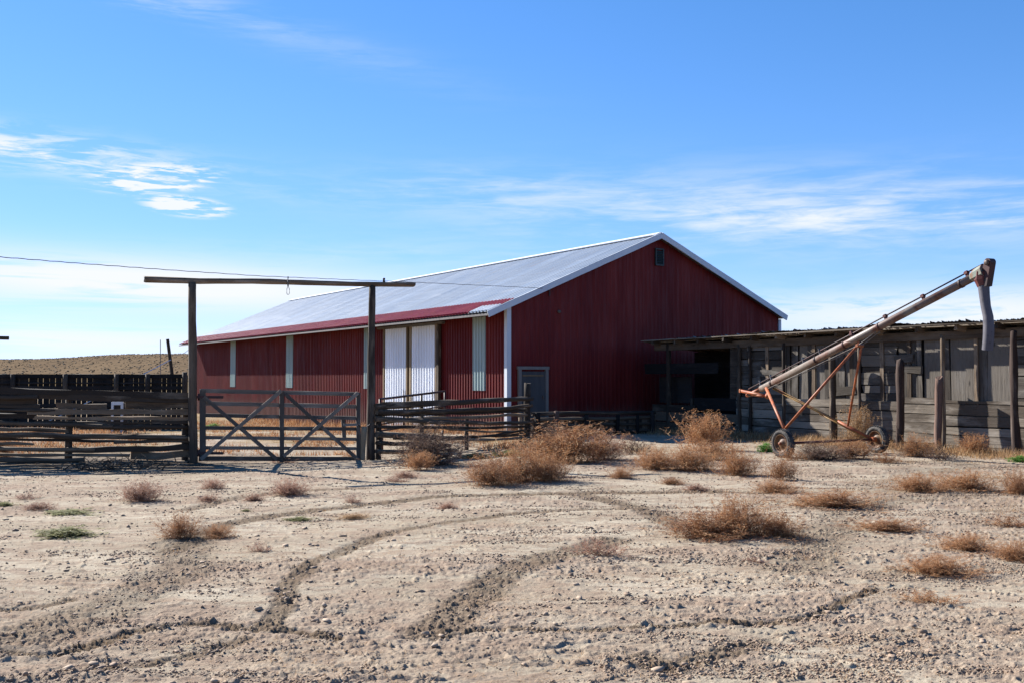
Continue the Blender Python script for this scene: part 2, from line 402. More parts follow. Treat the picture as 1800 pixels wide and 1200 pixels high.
def rust_mat(name, base, rust, pale, amt=.5, rough=.6, scale=1.0):
    t = newmat(name); co = t.add('ShaderNodeTexCoord').outputs['Object']
    n1 = t.noise(co, 3.5 * scale, 7, .65, .4); n2 = t.noise(co, 16 * scale, 5, .6); n3 = t.noise(co, 1.3 * scale, 3, .5)
    c = t.mix(t.ramp(n1, .42, .62), base, rust); c = t.mix(t.math('MULTIPLY', t.ramp(n3, .45, .6), amt), c, pale)
    c = t.mix(t.math('MULTIPLY', t.ramp(n2, .55, .7), .6), c, tuple(x * .4 for x in rust))
    t.put(t.b.inputs['Base Color'], c); t.b.inputs['Roughness'].default_value = rough; t.put(t.b.inputs['Normal'], t.bump(n2, .3, .004)); return t.m
M['tube'] = rust_mat('worn rusty auger steel', (0.1364, 0.0986, 0.081), (0.1056, 0.0458, 0.0299), (0.1672, 0.1496, 0.1276), .75, .5)
M['orange'] = rust_mat('faded orange paint', (0.306, 0.0712, 0.0176), (0.1615, 0.0475, 0.0198), (0.255, 0.1235, 0.055), .35, .55, 1.6)
M['yellow'] = rust_mat('faded yellow paint', (0.264, 0.1496, 0.0352), (0.1672, 0.0528, 0.0194), (0.264, 0.176, 0.0792), .4, .6, 1.6)
M['steel'] = rust_mat('dull grey steel', (0.1056, 0.1012, 0.0968), (0.0616, 0.0396, 0.0308), (0.176, 0.1672, 0.1628), .6, .5)
M['darkred'] = rust_mat('dark red steel', (.085, .016, .014), (.04, .014, .012), (.1, .05, .04), .3, .55)
M['blackred'] = rust_mat('dark rusty guard', (.022, .012, .012), (.05, .014, .012), (.05, .03, .028), .3, .55)
M['pale'] = rust_mat('pale green hood steel', (0.1672, 0.1936, 0.1584), (0.1584, 0.088, 0.0528), (0.2288, 0.2464, 0.2112), .6, .5)
M['spout'] = rust_mat('lilac grey spout', (0.0673, 0.0634, 0.0758), (0.0515, 0.0484, 0.0573), (0.095, 0.088, 0.1035), .5, .6)
M['rim'] = rust_mat('rusted rim', (.12, .065, .03), (.075, .03, .014), (.26, .15, .055), .5, .6, 2.0)
t = newmat('tyre rubber'); co = t.add('ShaderNodeTexCoord').outputs['Object']; n = t.noise(co, 14, 5, .6)
t.put(t.b.inputs['Base Color'], t.mix(t.ramp(n, .35, .7), (.022, .022, .024), (.10, .085, .07))); t.put(t.b.inputs['Normal'], t.bump(n, .4, .006)); M['tyre'] = t.m
t = newmat('tyre sidewall'); co = t.add('ShaderNodeTexCoord').outputs['Object']; n = t.noise(co, 14, 5, .6)
t.put(t.b.inputs['Base Color'], t.mix(t.ramp(n, .35, .7), (.045, .045, .05), (.14, .125, .11))); M['tyre2'] = t.m

# ground
t = newmat('dry clay'); co = t.add('ShaderNodeTexCoord').outputs['Object']
trk = t.add('ShaderNodeAttribute', attribute_name='track').outputs['Fac']; rgh = t.add('ShaderNodeAttribute', attribute_name='rough').outputs['Fac']
n1 = t.noise(t.mapping(co, (1, 1.5, 1)), .5, 6, .62); n2 = t.noise(t.mapping(co, (1, 1.6, 1)), 5.0, 8, .65, .4); n3 = t.noise(co, 38, 6, .65); n4 = t.noise(t.mapping(co, (1, 1.7, 1)), 1.7, 7, .6, .5)
c = t.mix(t.ramp(n1, .34, .66), (.265, .219, .160), (.350, .302, .230))
c = t.mix(t.math('MULTIPLY', t.ramp(n4, .47, .62), .62), c, (.235, .172, .124))
c = t.mix(t.math('MULTIPLY', t.ramp(n2, .47, .62), .62), c, (.185, .132, .096))
c = t.mix(t.math('MULTIPLY', t.ramp(n3, .54, .72), .45), c, (.125, .088, .062))
c = t.mix(t.math('MULTIPLY', rgh, .5), c, (.205, .145, .108))
c = t.mix(t.math('MULTIPLY', t.math('MULTIPLY', trk, t.ramp(n2, .25, .6, .85, 1)), .86, clamp=True), c, (.095, .068, .045))
past = t.add('ShaderNodeAttribute', attribute_name='pasture').outputs['Fac']
pc = t.mix(t.ramp(n2, .35, .65), (.20, .125, .060), (.115, .085, .035)); pc = t.mix(t.ramp(n4, .42, .6), pc, (.27, .205, .135))
c = t.mix(past, c, pc)
dung_shade = t.add('ShaderNodeAttribute', attribute_name='dung_shade').outputs['Fac']
c = t.mix(t.math('MULTIPLY', dung_shade, t.ramp(n2, .3, .55, .5, 1.0)), c, (.052, .037, .026))
t.put(t.b.inputs['Base Color'], c); t.b.inputs['Roughness'].default_value = .95; t.b.inputs['Specular IOR Level'].default_value = .03
hh = t.math('ADD', t.math('MULTIPLY', n2, .5), t.math('MULTIPLY', n3, .35))
t.put(t.b.inputs['Normal'], t.bump(hh, .9, .03)); M['ground'] = t.m

t = newmat('hill grass'); co = t.add('ShaderNodeTexCoord').outputs['Object']
n1 = t.noise(t.mapping(co, (1, .5, 1)), .02, 6, .6); n2 = t.noise(t.mapping(co, (1, .22, 1)), .30, 6, .7)
c = t.mix(t.ramp(n1, .35, .65), (.150, .108, .068), (.120, .086, .056)); c = t.mix(t.math('MULTIPLY', t.ramp(n2, .50, .60), .6), c, (.07, .055, .038))
sz = t.add('ShaderNodeSeparateXYZ'); t.put(sz.inputs[0], co)
c = t.mix(t.ramp(sz.outputs[2], .8, 3.2, .65, 0), c, (0.144, 0.1066, 0.053))
t.put(t.b.inputs['Base Color'], c); t.b.inputs['Specular IOR Level'].default_value = 0; M['hill'] = t.m
t = newmat('sagebrush'); t.b.inputs['Base Color'].default_value = (.05, .04, .026, 1); M['sage'] = t.m
t = newmat('soil clods'); oi = t.add('ShaderNodeAttribute', attribute_name='tone').outputs['Fac']; co = t.add('ShaderNodeTexCoord').outputs['Object']; n = t.noise(co, 60, 4)
t.put(t.b.inputs['Base Color'], t.mix(t.ramp(n, .3, .7, .8, 1), (.115, .074, .048), t.mix(oi, (.20, .135, .092), (.33, .25, .18)))); M['clod'] = t.m

def plant_mat(name, a, b, tip):
    t = newmat(name); tn = t.add('ShaderNodeAttribute', attribute_name='tone').outputs['Fac']
    oi = t.add('ShaderNodeObjectInfo').outputs['Random']
    co = t.add('ShaderNodeTexCoord').outputs['Object']
    n = t.noise(co, 3.5, 4)
    f = t.math('ADD', t.math('MULTIPLY', tn, .6), t.math('ADD', t.math('MULTIPLY', t.math('SUBTRACT', oi, .5), .35), t.math('MULTIPLY', t.math('SUBTRACT', n, .3), .9)))
    c = t.mix(t.ramp(f, .1, .62), a, b); c = t.mix(t.ramp(tn, .86, .93), c, tip)
    t.put(t.b.inputs['Base Color'], c); t.b.inputs['Roughness'].default_value = .8
    tl = t.add('ShaderNodeBsdfTranslucent'); t.put(tl.inputs[0], c)
    mx = t.add('ShaderNodeMixShader'); mx.inputs[0].default_value = .35
    t.l.new(t.b.outputs[0], mx.inputs[1]); t.l.new(tl.outputs[0], mx.inputs[2]); t.l.new(mx.outputs[0], t.n['Material Output'].inputs[0])
    return t.m
M['weedR'] = plant_mat('rusty kochia', (0.184, 0.0761, 0.034), (0.3893, 0.2014, 0.0933), (0.4759, 0.3243, 0.191))
M['weedP'] = plant_mat('pinkish dry weed', (0.1886, 0.0925, 0.061), (0.3654, 0.2086, 0.1419), (0.4714, 0.3269, 0.2419))
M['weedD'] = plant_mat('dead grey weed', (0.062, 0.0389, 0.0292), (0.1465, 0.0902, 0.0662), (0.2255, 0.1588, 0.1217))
M['weedT'] = plant_mat('straw weed', (0.2181, 0.1172, 0.0533), (0.3788, 0.2398, 0.1211), (0.482, 0.3517, 0.2132))
M['green'] = plant_mat('olive ground forb', (.085, .09, .028), (.20, .20, .06), (.30, .27, .13))
M['bright'] = plant_mat('bright green leaves', (0.0525, 0.1425, 0.018), (0.1275, 0.285, 0.045), (0.195, 0.345, 0.09))

# ================================================================== GROUND
YN, YF = 1.6, 60.0
rows = [YN]
while rows[-1] < YF: rows.append(rows[-1] + max(.011, rows[-1] ** 2 / 1592 * .72))
while rows[-1] < 4000: rows.append(rows[-1] * 1.12)
rows = np.array(rows); ncol = 1180
sq = np.linspace(-1, 1, ncol); ta = .74 * sq + np.sign(sq) * np.clip(np.abs(sq) - .86, 0, 1) ** 2 * 45
YY, TT = np.meshgrid(rows, ta, indexing='ij'); XX = YY * TT
HH = ground_h(XX, YY)
trm = np.clip(tracks(XX, YY), 0, 1); rgm = rough_mask(XX, YY)
bx = (XX - BO.x) * AX.x + (YY - BO.y) * AX.y       # along the barn
bn = (XX - BO.x) * GX.x + (YY - BO.y) * GX.y       # across the barn
past = ss(19.6, 22.5, YY + XX * .05) * (1 - ss(2.0, 4.5, XX)) * ss(.40, .60, fbm(XX * .35, YY * .35, 4) + ss(24, 40, YY) * .2)
dung_shade = ss(-3.9, -5.8, XX + (fbm(XX, YY, 3) - .5) * 2) * np.exp(-((YY - 19.2 + (fbm(XX * 2, YY * 2, 3) - .5) * 2) / 1.9) ** 4) * .95  # dark soil along the left fence, with the fence's ground shadows coloured in
sn = (XX - SO.x) * GX.x + (YY - SO.y) * GX.y; sl_ = (XX - SO.x) * AX.x + (YY - SO.y) * AX.y
nx = fbm(XX * .9 + 9, YY * .9, 4)
dung_shade = np.maximum(dung_shade, ss(-2.4, -.4, sn + (nx - .5) * 2.6) * (1 - ss(13, 16, sl_)) * (YY > 12) * (XX > 3) * .75)
dung_shade = np.maximum(dung_shade, ss(.52, .62, fbm(XX * .7 + 50, YY * 1.3, 4)) * ss(1.5, 4, XX - .33 * YY + 2) * .45 * (YY > 12))
nr = len(rows)
idx = np.arange(nr * ncol).reshape(nr, ncol)
F = np.stack([idx[:-1, :-1], idx[:-1, 1:], idx[1:, 1:], idx[1:, :-1]], -1).reshape(-1, 4)
V = np.stack([XX, YY, HH], -1).reshape(-1, 3)
n0 = len(V)
extra = np.array([[-4000, -400, -.8], [4000, -400, -.8], [4000, 4200, -.8], [-4000, 4200, -.8]], float)   # same sheet, coarse surroundings
V = np.concatenate([V, extra]); F = np.concatenate([F, np.array([[n0, n0 + 1, n0 + 2, n0 + 3]])])
z4 = np.zeros(4)
g = mesh_from_np('ground', V, F, M['ground'], True, {'track': ('POINT', np.concatenate([trm.ravel(), z4])), 'rough': ('POINT', np.concatenate([rgm.ravel(), z4])),
    'pasture': ('POINT', np.concatenate([past.ravel(), z4 + 1])), 'dung_shade': ('POINT', np.concatenate([np.clip(dung_shade, 0, 1).ravel(), z4]))})
tag(g, kind='structure')

# hill
hx = np.linspace(-700, 500, 200); hy = np.linspace(120, 900, 110)
HX, HY = np.meshgrid(hx, hy, indexing='ij')
def hill_h(x, y):
    a = x / y
    crest = np.interp(a, [-1.2, -.62, -.515, -.46, -.40, -.33, -.2, .1, .6], [4, 8.0, 9.4, 10.0, 11.4, 11.7, 11.2, 6, 2]) 
    return crest * 1.05 * ss(150, 430, y) * (1 - .35 * ss(470, 900, y)) + fbm(x * .012, y * .012, 4) * 1.2 - 1.0
Hh = hill_h(HX, HY)
ix = np.arange(200 * 110).reshape(200, 110)
Fh = np.stack([ix[:-1, :-1], ix[1:, :-1], ix[1:, 1:], ix[:-1, 1:]], -1).reshape(-1, 4)
tag(mesh_from_np('hill', np.stack([HX, HY, Hh], -1).reshape(-1, 3), Fh, M['hill'], True), kind='structure')
rs = np.random.RandomState(3)

def scatter_blobs(name, pos, size, mat, seed=0, flat=.7, tone=None):
    """many small irregular lumps in one mesh"""
    ph = (1 + 5 ** .5) / 2
    iv = np.array([(-1, ph, 0), (1, ph, 0), (-1, -ph, 0), (1, -ph, 0), (0, -1, ph), (0, 1, ph), (0, -1, -ph), (0, 1, -ph), (ph, 0, -1), (ph, 0, 1), (-ph, 0, -1), (-ph, 0, 1)]) / 1.9
    fi = np.array([(0, 11, 5), (0, 5, 1), (0, 1, 7), (0, 7, 10), (0, 10, 11), (1, 5, 9), (5, 11, 4), (11, 10, 2), (10, 7, 6), (7, 1, 8), (3, 9, 4), (3, 4, 2), (3, 2, 6), (3, 6, 8), (3, 8, 9), (4, 9, 5), (2, 4, 11), (6, 2, 10), (8, 6, 7), (9, 8, 1)])
    r = np.random.RandomState(seed); n = len(pos)
    v = iv[None] * (1 + r.uniform(-.42, .35, (n, 12, 1))) * np.stack([r.uniform(.7, 1.5, n), r.uniform(.6, 1.1, n), r.uniform(.45, .9, n) * flat], -1)[:, None]
    a = r.uniform(0, 6.28, n); c_, s_ = np.cos(a)[:, None], np.sin(a)[:, None]
    x = v[..., 0] * c_ - v[..., 1] * s_; y = v[..., 0] * s_ + v[..., 1] * c_
    v = np.stack([x, y, v[..., 2]], -1) * size[:, None, None] + pos[:, None]
    f = (fi[None] + (np.arange(n) * 12)[:, None, None]).reshape(-1, 3)
    tn = np.repeat(r.rand(n) if tone is None else tone, 20)
    return mesh_from_np(name, v.reshape(-1, 3), f, mat, False, {'tone': ('FACE', tn)})
n = 3600
hy_ = rs.uniform(200, 460, n); hx_ = hy_ * rs.uniform(-.62, -.26, n)
s_ = scatter_blobs('sagebrush', np.stack([hx_, hy_, hill_h(hx_, hy_) + .12], -1), rs.uniform(.10, .34, n), M['sage'], 1, .6)
tag(s_, kind='stuff')

# clods of soil, denser in the tracks and churned places
n = 150000
cy = 4.2 + (rs.rand(n) ** 1.5) * 17.5; cx = cy * rs.uniform(-.58, .58, n)
tm = tracks(cx, cy); rm = rough_mask(cx, cy); pk = fbm(cx * 1.4 + 3, cy * 1.6, 4, .6)
pr = .006 + .06 * tm + .08 * rm * ss(.42, .62, pk) + .12 * ss(.55, .65, pk)
keep = rs.rand(n) < pr
cx, cy = cx[keep], cy[keep]
sz = .005 + rs.rand(len(cx)) ** 9 * .030
cz = ground_h(cx, cy) + sz * .15
tag(scatter_blobs('soil_clods', np.stack([cx, cy, cz], -1), sz, M['clod'], 2), kind='stuff')

def scatter_crumbs(name, pos, size, mat, seed):
    r_ = np.random.RandomState(seed); n_ = len(pos)
    ov = np.array([(1, 0, 0), (0, 1, 0), (-1, 0, 0), (0, -1, 0), (0, 0, 1), (0, 0, -.6)], float)
    of = np.array([(0, 1, 4), (1, 2, 4), (2, 3, 4), (3, 0, 4), (1, 0, 5), (2, 1, 5), (3, 2, 5), (0, 3, 5)])
    v = ov[None] * r_.uniform(.55, 1.5, (n_, 6, 1)) * np.array([1.25, 1.0, .75]); a = r_.uniform(0, 6.28, n_); c_, s_ = np.cos(a)[:, None], np.sin(a)[:, None]
    v = np.stack([v[..., 0] * c_ - v[..., 1] * s_, v[..., 0] * s_ + v[..., 1] * c_, v[..., 2]], -1) * size[:, None, None] + pos[:, None]
    return mesh_from_np(name, v.reshape(-1, 3), (of[None] + (np.arange(n_) * 6)[:, None, None]).reshape(-1, 3), mat, False, {'tone': ('FACE', np.repeat(r_.rand(n_) * .7, 8))})
n = 800000
cy = 4.3 + (rs.rand(n) ** 1.25) * 15.5; cx = cy * rs.uniform(-.56, .56, n)
st = fbm(cx * .9 + 13, cy * 2.6 + 5, 5, .62); st2 = fbm(cx * 3.1 + 3, cy * 7.5, 4, .6)
pr = (.025 + .95 * ss(.50, .62, st) * ss(.42, .58, st2) + .12 * ss(.55, .66, st2) + .45 * tracks(cx, cy) * ss(.35, .5, st2)) * (.6 + .4 * ss(-2, 3, cx)) * .55
k_ = rs.rand(n) < pr; cx, cy = cx[k_], cy[k_]
sz = .0035 + rs.rand(len(cx)) ** 4 * .011; sz *= .75 + .03 * cy
tag(scatter_crumbs('soil_crumbs', np.stack([cx, cy, ground_h(cx, cy) + sz * .2], -1), sz, M['clod'], 12), kind='stuff')

# ================================================================== RED BARN  (local x = across gable, y = along the wall)
barn = empty('red_barn', BO, TH)
tag(barn, 'long low red metal barn with pale steel roof and white corner trim behind the gate', 'barn')
SL = .42
def roof_z(x): return 6.33 - abs(x - BW / 2) * SL if x >= BW / 2 else 6.33 - (BW / 2 - x) * SL
def rib_sheet(mb, u0, u1, fn, period=.165, depth=.03, duty=.36, tone=.5, side=.045):
    """ribbed sheet: fn(u, offset, k) -> point, k=0 bottom, 1 top"""
    prof = []; u = u0
    while u < u1:
        for fr, d in ((0, 0), (.5 - duty / 2 - side, 0), (.5 - duty / 2 + side, 1), (.5 + duty / 2 - side, 1), (.5 + duty / 2 + side, 0)):
            q = u + fr * period
            if q <= u1: prof.append((q, d * depth))
        u += period
    prof.append((u1, 0)); b = len(mb.v)
    for q, d in prof: mb.v += [Vector(fn(q, d, 0)), Vector(fn(q, d, 1))]
    for i in range(len(prof) - 1):
        a = b + 2 * i; q0, q1 = prof[i][0], prof[i + 1][0]
        mb.face((a, a + 2, a + 3, a + 1), ((q0, 0), (q1, 0), (q1, 3), (q0, 3)), tone)
# walls: sheets plus a solid core a hand's breadth inside
mb = MB(); rib_sheet(mb, 0, BL, lambda u, d, k: (-d, u, -.6 if k == 0 else 3.80))
w1 = mb.build('wall', M['red'], barn)
mb = MB(); rib_sheet(mb, 0, BW, lambda u, d, k: (u, -d, -.6 if k == 0 else roof_z(u) - .06), period=.165, depth=.008)
mb.build('wall', M['red'], barn)
mb = MB()
c8 = [(.06, .06, -.6), (BW - .02, .06, -.6), (BW - .02, .06, 3.7), (BW / 2, .06, 6.15), (.06, .06, 3.7)]
c9 = [(x, BL - .02, z) for x, y, z in c8]
b0 = len(mb.v); mb.v += [Vector(p) for p in c8 + c9]
mb.f += [(0, 1, 2, 3, 4), (9, 8, 7, 6, 5), (0, 4, 9, 5), (1, 6, 7, 2)]; mb.uv += [((0, 0),) * 5, ((0, 0),) * 5, ((0, 0),) * 4, ((0, 0),) * 4]; mb.tn += [.5] * 4; mb.sm += [False] * 4
mb.build('wall_core', M['red'], barn)
# roof: left slope, right slope
EV = -.88; YF0, YF1 = -.22, BL + .55
XR = .02                                      # where the red course begins
def lslope(x0, x1, lift=0.0):
    return lambda u, d, k: (x0 if k == 0 else x1, u, roof_z(x0 if k == 0 else x1) + d + lift)
mb = MB(); rib_sheet(mb, YF0, YF1, lslope(XR, BW / 2), period=.26, depth=.012, duty=.18, side=.08)
def rslope(u, d, k):
    x = BW / 2 if k == 0 else BW + .16
    return (x, u, roof_z(x) + d)
rib_sheet(mb, YF0, YF1, rslope, period=.26, depth=.012, duty=.18, side=.08)
rf = mb.build('roof', M['roof'], barn)
# red corrugated eave course over it, last two metres near the gable painted white
mb = MB(); rib_sheet(mb, YF0 + 1.15, YF1, lslope(EV, XR + .04, .012), period=.19, depth=.05, duty=.36, side=.05)
mb.build('eave_course', M['redtrim'], rf)
mb = MB(); rib_sheet(mb, YF0, YF0 + 1.15, lslope(EV, XR - .42, .012), period=.19, depth=.05, duty=.36, side=.05)
tag(mb.build('eave_course', M['whitetrim'], rf), 'short white end of the eave course')
mb = MB(); rib_sheet(mb, YF0, YF0 + 1.15, lslope(XR - .42, XR + .04, .013), period=.19, depth=.05, duty=.36, side=.05); mb.build('eave_course', M['redtrim'], rf)
mb = MB(); mb.box((BW / 2 - .11, YF0, 6.33), (BW / 2 - .11, YF1, 6.33), .24, .03, up=Vector((-SL, 0, 1)).normalized(), seg=1)
mb.box((BW / 2 + .12, YF0, 6.325), (BW / 2 + .12, YF1, 6.325), .24, .03, up=Vector((SL, 0, 1)).normalized()); mb.build('ridge_cap', M['whitetrim'], rf)
# deck under sheets (soffit) so the roof has thickness
for x0, x1 in ((EV + .03, BW / 2), (BW / 2, BW + .13)):
    mb = MB(); z0, z1 = roof_z(x0) - .045, roof_z(x1) - .045
    d = Vector((x1 - x0, 0, z1 - z0)); up = Vector((0, 1, 0))
    mb.box((x0, YF0 + .03, z0), (x0, YF0 + .031, z0), .01, .01)
    mb = MB(); q = [(x0, YF0 + .02, z0), (x1, YF0 + .02, z1), (x1, YF1 - .02, z1), (x0, YF1 - .02, z0)]; th = .05
    lo = [(a, b_, c_ - th) for a, b_, c_ in q]
    mb.quad(*q); mb.quad(*lo[::-1])
    for i in range(4):
        j = (i + 1) % 4; mb.quad(q[j], q[i], lo[i], lo[j])
    mb.build('soffit', M['greytrim'], rf)
mb = MB(); mb.box((EV + .01, YF0 + .02, roof_z(EV) - .075), (EV + .01, YF1, roof_z(EV) - .055), .035, .055); mb.build('fascia', M['greytrim'], rf)
# rake trim boards on the gable
for (x0, x1) in ((EV - .02, BW / 2), (BW + .17, BW / 2)):
    mb = MB(); a = Vector((x0, YF0 - .03, roof_z(x0) - .055)); b = Vector((x1, YF0 - .03, roof_z(x1) - .055))
    dd = (b - a).normalized(); mb.box(a, b, .04, .18, up=Vector((-dd.z, 0, dd.x)) if dd.x > 0 else Vector((dd.z, 0, -dd.x)), seg=14, jit=.009); mb.build('rake_trim', M['whitetrim'], rf)
mb = MB(); mb.box((-.035, 0.035, -.1), (-.035, 0.035, 3.72), .15, .15, up=Vector((0, 1, 0)));  # corner boards
mb.build('corner_trim', M['whitetrim'], barn)
mb = MB(); mb.box((BW + .03, .03, -.1), (BW + .03, .03, 3.72), .12, .16, up=Vector((0, 1, 0))); mb.build('corner_trim', M['whitetrim'], barn)
# translucent panels and sliding doors on the long wall, ranges from the photo
def bw(u, v): return wall_pt(BO, AX, u, v)
for (u0, u1, vb) in ((833, 855, 686), (641, 648, 682.5), (505, 516, 681), (406, 415, 679.5)):
    ta0, zb = bw(u1, vb); ta1, _ = bw(u0, vb)
    mb = MB(); rib_sheet(mb, ta0, ta1, lambda u, d, k: (-.036 - d, u, zb if k == 0 else 3.5), period=.165, depth=.03); mb.build('skylight_panel', M['fiber'], barn)
def dleaf(u0, u1):
    y0, zb = bw(u1, 757); y1, _ = bw(u0, 757)
    mb = MB(); rib_sheet(mb, y0, y1, lambda u, d, k: (-.105 - d, u, -.12 if k == 0 else 3.36), period=.19, depth=.035)
    dr = mb.build('sliding_door', M['white'], barn)
    mb = MB(); mb.quad((-.10, y0, -.14), (-.10, y1, -.14), (-.10, y1, 3.38), (-.10, y0, 3.38)); mb.quad((-.06, y1, -.14), (-.06, y0, -.14), (-.06, y0, 3.38), (-.06, y1, 3.38)); mb.build('backing', M['white'], dr)
    mb = MB(); mb.box((-.17, y0 + .14, 1.0), (-.17, y0 + .14, 1.22), .02, .03, up=Vector((0, 1, 0))); mb.build('handle', M['steel'], dr)
    for yy in (y0 - .045, y1 + .045):
        mb = MB(); mb.box((-.115, yy, -.25), (-.115, yy, 3.40), .075, .09, up=Vector((0, 1, 0)), seg=4, jit=.004); mb.build('frame', M['log'] if yy < y1 and u1 > 760 else M['tan'], dr)
dleaf(681, 720); dleaf(728, 771)
mb = MB(); y0, _ = bw(777, 700); mb.box((-.13, y0, -.3), (-.13, y0, 3.42), .1, .13, up=Vector((0, 1, 0)), seg=6, jit=.01); mb.build('door_post', M['log'], barn)
ya, _ = bw(785, 600); yb, _ = bw(670, 600)
mb = MB(); mb.box((-.12, ya, 3.43), (-.12, yb, 3.43), .12, .08); mb.build('door_track', M['greytrim'], barn)
# gable details
def gw(u, v): return wall_pt(BO, GX, u, v)
x0, zb = gw(909, 752); x1, zt = gw(961, 649)
mb = MB(); mb.box(((x0 + x1) / 2, -.055, -.05), ((x0 + x1) / 2, -.055, zt - .06), x1 - x0 - .2, .04, up=Vector((0, 1, 0))); md = mb.build('side_door', M['door'], barn)
mb = MB(); mb.box(((x0 + x1) / 2 - .4, -.08, zt - .18), ((x0 + x1) / 2 + .36, -.08, zt - .18), .02, .05); mb.build('strip', M['tan'], md)
mb = MB(); mb.box((x1 - .2, -.10, 1.0), (x1 - .2, -.10, 1.1), .03, .06); mb.build('handle', M['steel'], md)
for a, b in (((x0 + .05, 0), (x0 + .05, zt)), ((x1 - .05, 0), (x1 - .05, zt))):
    mb = MB(); mb.box((a[0], -.06, -.05), (b[0], -.06, zt), .10, .08, up=Vector((0, 1, 0))); mb.build('door_frame', M['doorframe'], barn)
mb = MB(); mb.box((x0 - .03, -.062, zt + .045), (x1 + .03, -.062, zt + .045), .085, .09); mb.build('door_frame', M['doorframe'], barn)
xa, zt2 = gw(1151, 439); xb, zb2 = gw(1164, 466)
vt = MB(); 
for xx in (xa, xb): vt.box((xx, -.05, zb2), (xx, -.05, zt2), .04, .06, up=Vector((0, 1, 0)))
for zz in (zb2 - .02, zt2 + .02): vt.box((xa - .02, -.05, zz), (xb + .02, -.05, zz), .065, .04)
vo = vt.build('gable_vent', M['vent'], barn)
vt = MB(); k = 0; zz = zb2 + .04
while zz < zt2 - .02: vt.box((xa + .02, -.055, zz), (xb - .02, -.055, zz), .07, .012, up=Vector((0, -.7, .7)).normalized()); zz += .055
vt.build('louvre', M['vent'], vo)
xl, zl = gw(965, 508); mb = MB(); mb.box((xl, -.03, zl + .15), (xl, -.03, zl - .22), .04, .03, up=Vector((0, 1, 0))); mb.cyl((xl, -.03, zl), (xl, -.12, zl), .02, 8); mb.build('wire_bracket', M['blackred'], barn)
xl, zl = gw(981, 548); mb = MB(); mb.lathe((xl, -.04, zl), (0, -1, 0), [(0, .05), (.05, .05), (.07, .03), (.075, 0.001)], 12); mb.build('wall_lamp', M['steel'], barn)

# ================================================================== GATEWAY ARCH
def logpts(a, b, n=8, sag=0.0, wob=.02, seed=0):
    a, b = Vector(a), Vector(b); out = []
    for i in range(n + 1):
        q = i / n; p = a.lerp(b, q); p.z -= sag * 4 * q * (1 - q)
        nv = noise.noise_vector(Vector((seed * 3.7, q * 3.0 * max(1, (b - a).length / 3), seed)))
        p += Vector((nv.x, nv.y, nv.z)) * wob
        out.append(p)
    return out
def log(mb, a, b, r0, r1=None, n=8, sag=0.0, wob=.02, seed=0, ns=9, flat=(1, 1), jit=.012, rag=.012):
    r1 = r0 if r1 is None else r1; pts = logpts(a, b, n, sag, wob, seed)
    d = (Vector(b) - Vector(a)).normalized(); up = Vector((0, 0, 1)) if abs(d.z) < .8 else Vector((0, 1, 0))
    mb.sweep(pts, [r0 + (r1 - r0) * i / n for i in range(n + 1)], ns, up, flat=flat, jit=jit, smooth=True, rag=rag)

arch = empty('timber_gateway', gp(345, 816)); AO = Vector(arch.location)
tag(arch, 'tall gateway of two dark posts carrying one overhanging log crossbeam over the gate', 'gateway')
L0 = gp(340, 816); Lz = at(338, 498, L0.y); Rb = gp(651, 806); Rt = at(654, 502, Rb.y)
mb = MB(); log(mb, (L0.x, L0.y, -.2), (Lz.x, Lz.y, Lz.z), .085, .072, 10, wob=.015, seed=1); mb.v = [v - AO for v in mb.v]; mb.build('post', M['logd'], arch)
mb = MB(); log(mb, (Rb.x, Rb.y, -.2), (Rt.x, Rt.y, Rt.z), .092, .064, 10, wob=.015, seed=2); mb.v = [v - AO for v in mb.v]; mb.build('post', M['logd'], arch)
e0 = at(255, 491.5, L0.y - .25); e1 = at(729, 500.5, Rb.y + .3)
mb = MB(); log(mb, e0, e1, .058, .046, 16, wob=.018, seed=3, ns=10, rag=.03); mb.v = [v - AO for v in mb.v]; mb.build('crossbeam', M['log'], arch)
hk = e0.lerp(e1, (496 - 255) / (729 - 255)); mb = MB()
mb.sweep([hk + Vector((0, -.05, .1)), hk + Vector((0, -.075, 0)), hk + Vector((0, -.05, -.08))], .016, 6, tone=.3)
for sx in (-.022, .026):
    mb.sweep([hk + Vector((0, -.05, -.07)), hk + Vector((sx, -.05, -.14)), hk + Vector((sx * 1.1, -.05, -.22)), hk + Vector((sx * .3, -.05, -.25))], .006, 5, tone=.4)
mb.v = [v - AO for v in mb.v]; mb.build('hook_wire', M['steel'], arch)
ib = e0.lerp(e1, (670 - 255) / (729 - 255)); mb = MB(); mb.lathe(ib + Vector((0, 0, .03)), (0, 0, 1), [(0, .02), (.03, .03), (.05, .018), (.07, .03), (.09, .022), (.095, .001)], 10); mb.v = [v - AO for v in mb.v]; mb.build('insulator', M['blackred'], arch)

